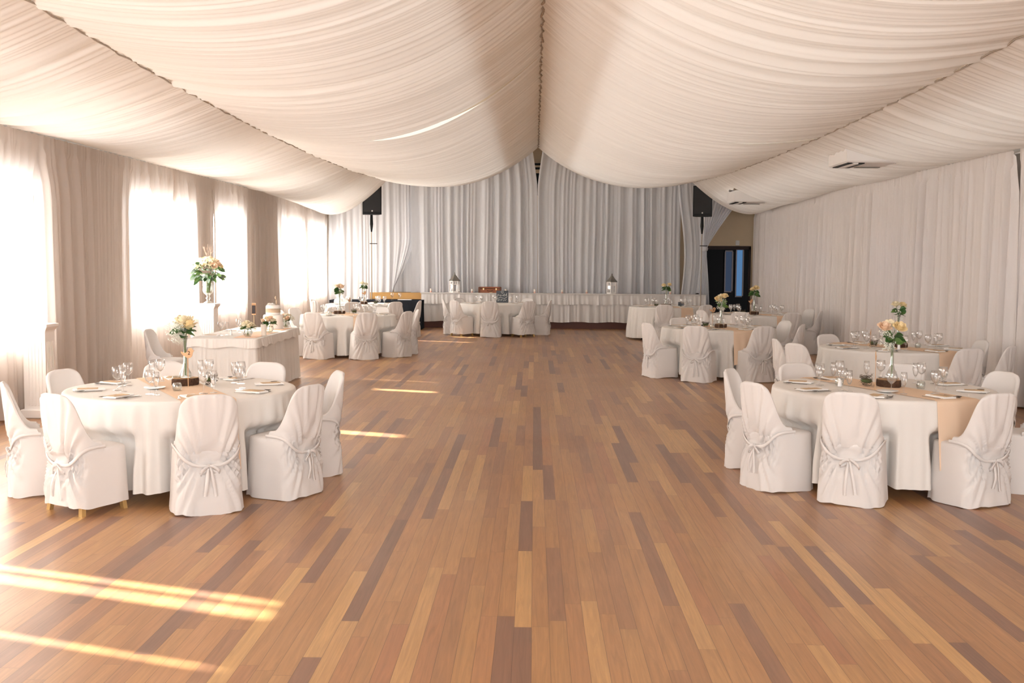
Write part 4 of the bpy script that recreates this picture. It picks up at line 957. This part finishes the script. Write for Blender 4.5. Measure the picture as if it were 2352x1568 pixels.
tag(MB().box((-4.55, 29.2, .80), (.14, .12, .075), bev=.01).obj('black_box', 'black_plastic', smooth=False), 'small black box on the left half of the black table', 'box')
def lantern(x, rz, label):
    e = empty('lantern', (x, 30.05, .912), rz, label, 'lantern', 'white lanterns on the stage'); n = 6
    def hexp(r, z): return [(r * math.cos(PI / 3 * j), r * math.sin(PI / 3 * j), z) for j in range(n)]
    P = [hexp(.165, 0), hexp(.165, .02), hexp(.145, .035), hexp(.145, .045)]; MB().grid(P, closeu=True).add(P[0], [tuple(range(6))[::-1]]).add(P[-1], [tuple(range(6))]).obj('base', 'white_paint', e, smooth=False)
    m = MB()
    for j in range(n):
        a, b = hexp(.138, 0)[j], hexp(.138, 0)[(j + 1) % n]; m.box((a[0], a[1], .19), (.026, .026, .30), rz=PI / 3 * j)
        mx_, my_ = (a[0] + b[0]) / 2, (a[1] + b[1]) / 2; ang = math.atan2(b[1] - a[1], b[0] - a[0])
        for z in (.055, .255, .335): m.box((mx_, my_, z), (.12, .016, .022), rz=ang)
        m.box((mx_, my_, .295), (.016, .014, .07), rz=ang)
    m.obj('frame', 'white_paint', e, smooth=False)
    g = MB()
    for j in range(n):
        a, b = hexp(.130, 0)[j], hexp(.130, 0)[(j + 1) % n]; g.box(((a[0] + b[0]) / 2, (a[1] + b[1]) / 2, .16), (.10, .003, .18), rz=math.atan2(b[1] - a[1], b[0] - a[0]))
    g.obj('pane', 'clear_glass', e, smooth=False)
    P = [hexp(.155, .345), hexp(.155, .36), hexp(.09, .43), hexp(.045, .49), hexp(.025, .50)]; MB().grid(P, closeu=True).add(P[0], [tuple(range(6))[::-1]]).obj('roof', 'lantern_roof', e, smooth=False)
    MB().lathe([(.03, .50), (.035, .51), (.015, .52), (.022, .54), (.004, .58), (.001, .585)], 10).obj('finial', 'lantern_roof', e)
lantern(-2.16, .25, 'white hexagonal lantern with grey roof on the stage, left of the suitcase'); lantern(2.09, .25, 'white hexagonal lantern with grey roof on the right half of the stage')
sc_ = empty('suitcase', (-1.20, 30.1, .912), 0, 'brown leather vintage suitcase lying on the stage', 'suitcase')
MB().box((0, 0, .075), (.60, .38, .15), bev=.02).obj('body', 'leather', sc_, smooth=False); MB().box((0, 0, .170), (.60, .38, .04), bev=.015).obj('lid', 'leather', sc_, smooth=False)
MB().box((0, 0, .15), (.606, .386, .008)).obj('seam', 'leather_edge', sc_, smooth=False)
for sx in (-1, 1):
    MB().box((sx * .285, -.17, .095), (.05, .06, .19), bev=.012).obj('corner', 'leather_edge', sc_, smooth=False); MB().box((sx * .17, -.194, .135), (.035, .012, .05), bev=.004).obj('clasp', 'brass', sc_, smooth=False)
MB().tube([(-.07, -.195, .10), (-.06, -.22, .085), (0, -.23, .08), (.06, -.22, .085), (.07, -.195, .10)], .010, 8).obj('handle', 'leather_edge', sc_)
MB().box((.03, -.222, .035), (.08, .004, .04)).obj('tag', 'kraft', sc_, smooth=False)
names = ['left end', 'beside the left lantern', 'between suitcase and sign', 'below the curtain gap', 'right of the curtain gap', 'left of the right lantern', 'right end behind the far right table']
for x, nm in zip((-2.80, -1.68, -.78, .006, .75, 1.41, 3.66), names):
    e = empty('pillar_candle', (x, 30.0, .912), 0, 'slim pink and white candle on the stage, ' + nm, 'candle', 'candles along the stage')
    MB().lathe([(.001, 0), (.026, 0), (.026, .13), (.020, .135), (.001, .133)], 14).obj('wax', 'candle_wax', e); MB().lathe([(.0268, .02), (.0275, .022), (.0275, .075), (.0268, .077)], 14).obj('band', 'candle_pink', e)
tag(MB().ball((4.40, 30.1, .945), .045, 6, sc=(1.2, 1, .7)).obj('black_ornament', 'black_plastic'), 'small black object on the right end of the stage', 'ornament')

for p in PARK:
    if p.name not in used:
        for c in KIDS.get(p.name, []): bpy.data.objects.remove(c)
        bpy.data.objects.remove(p)
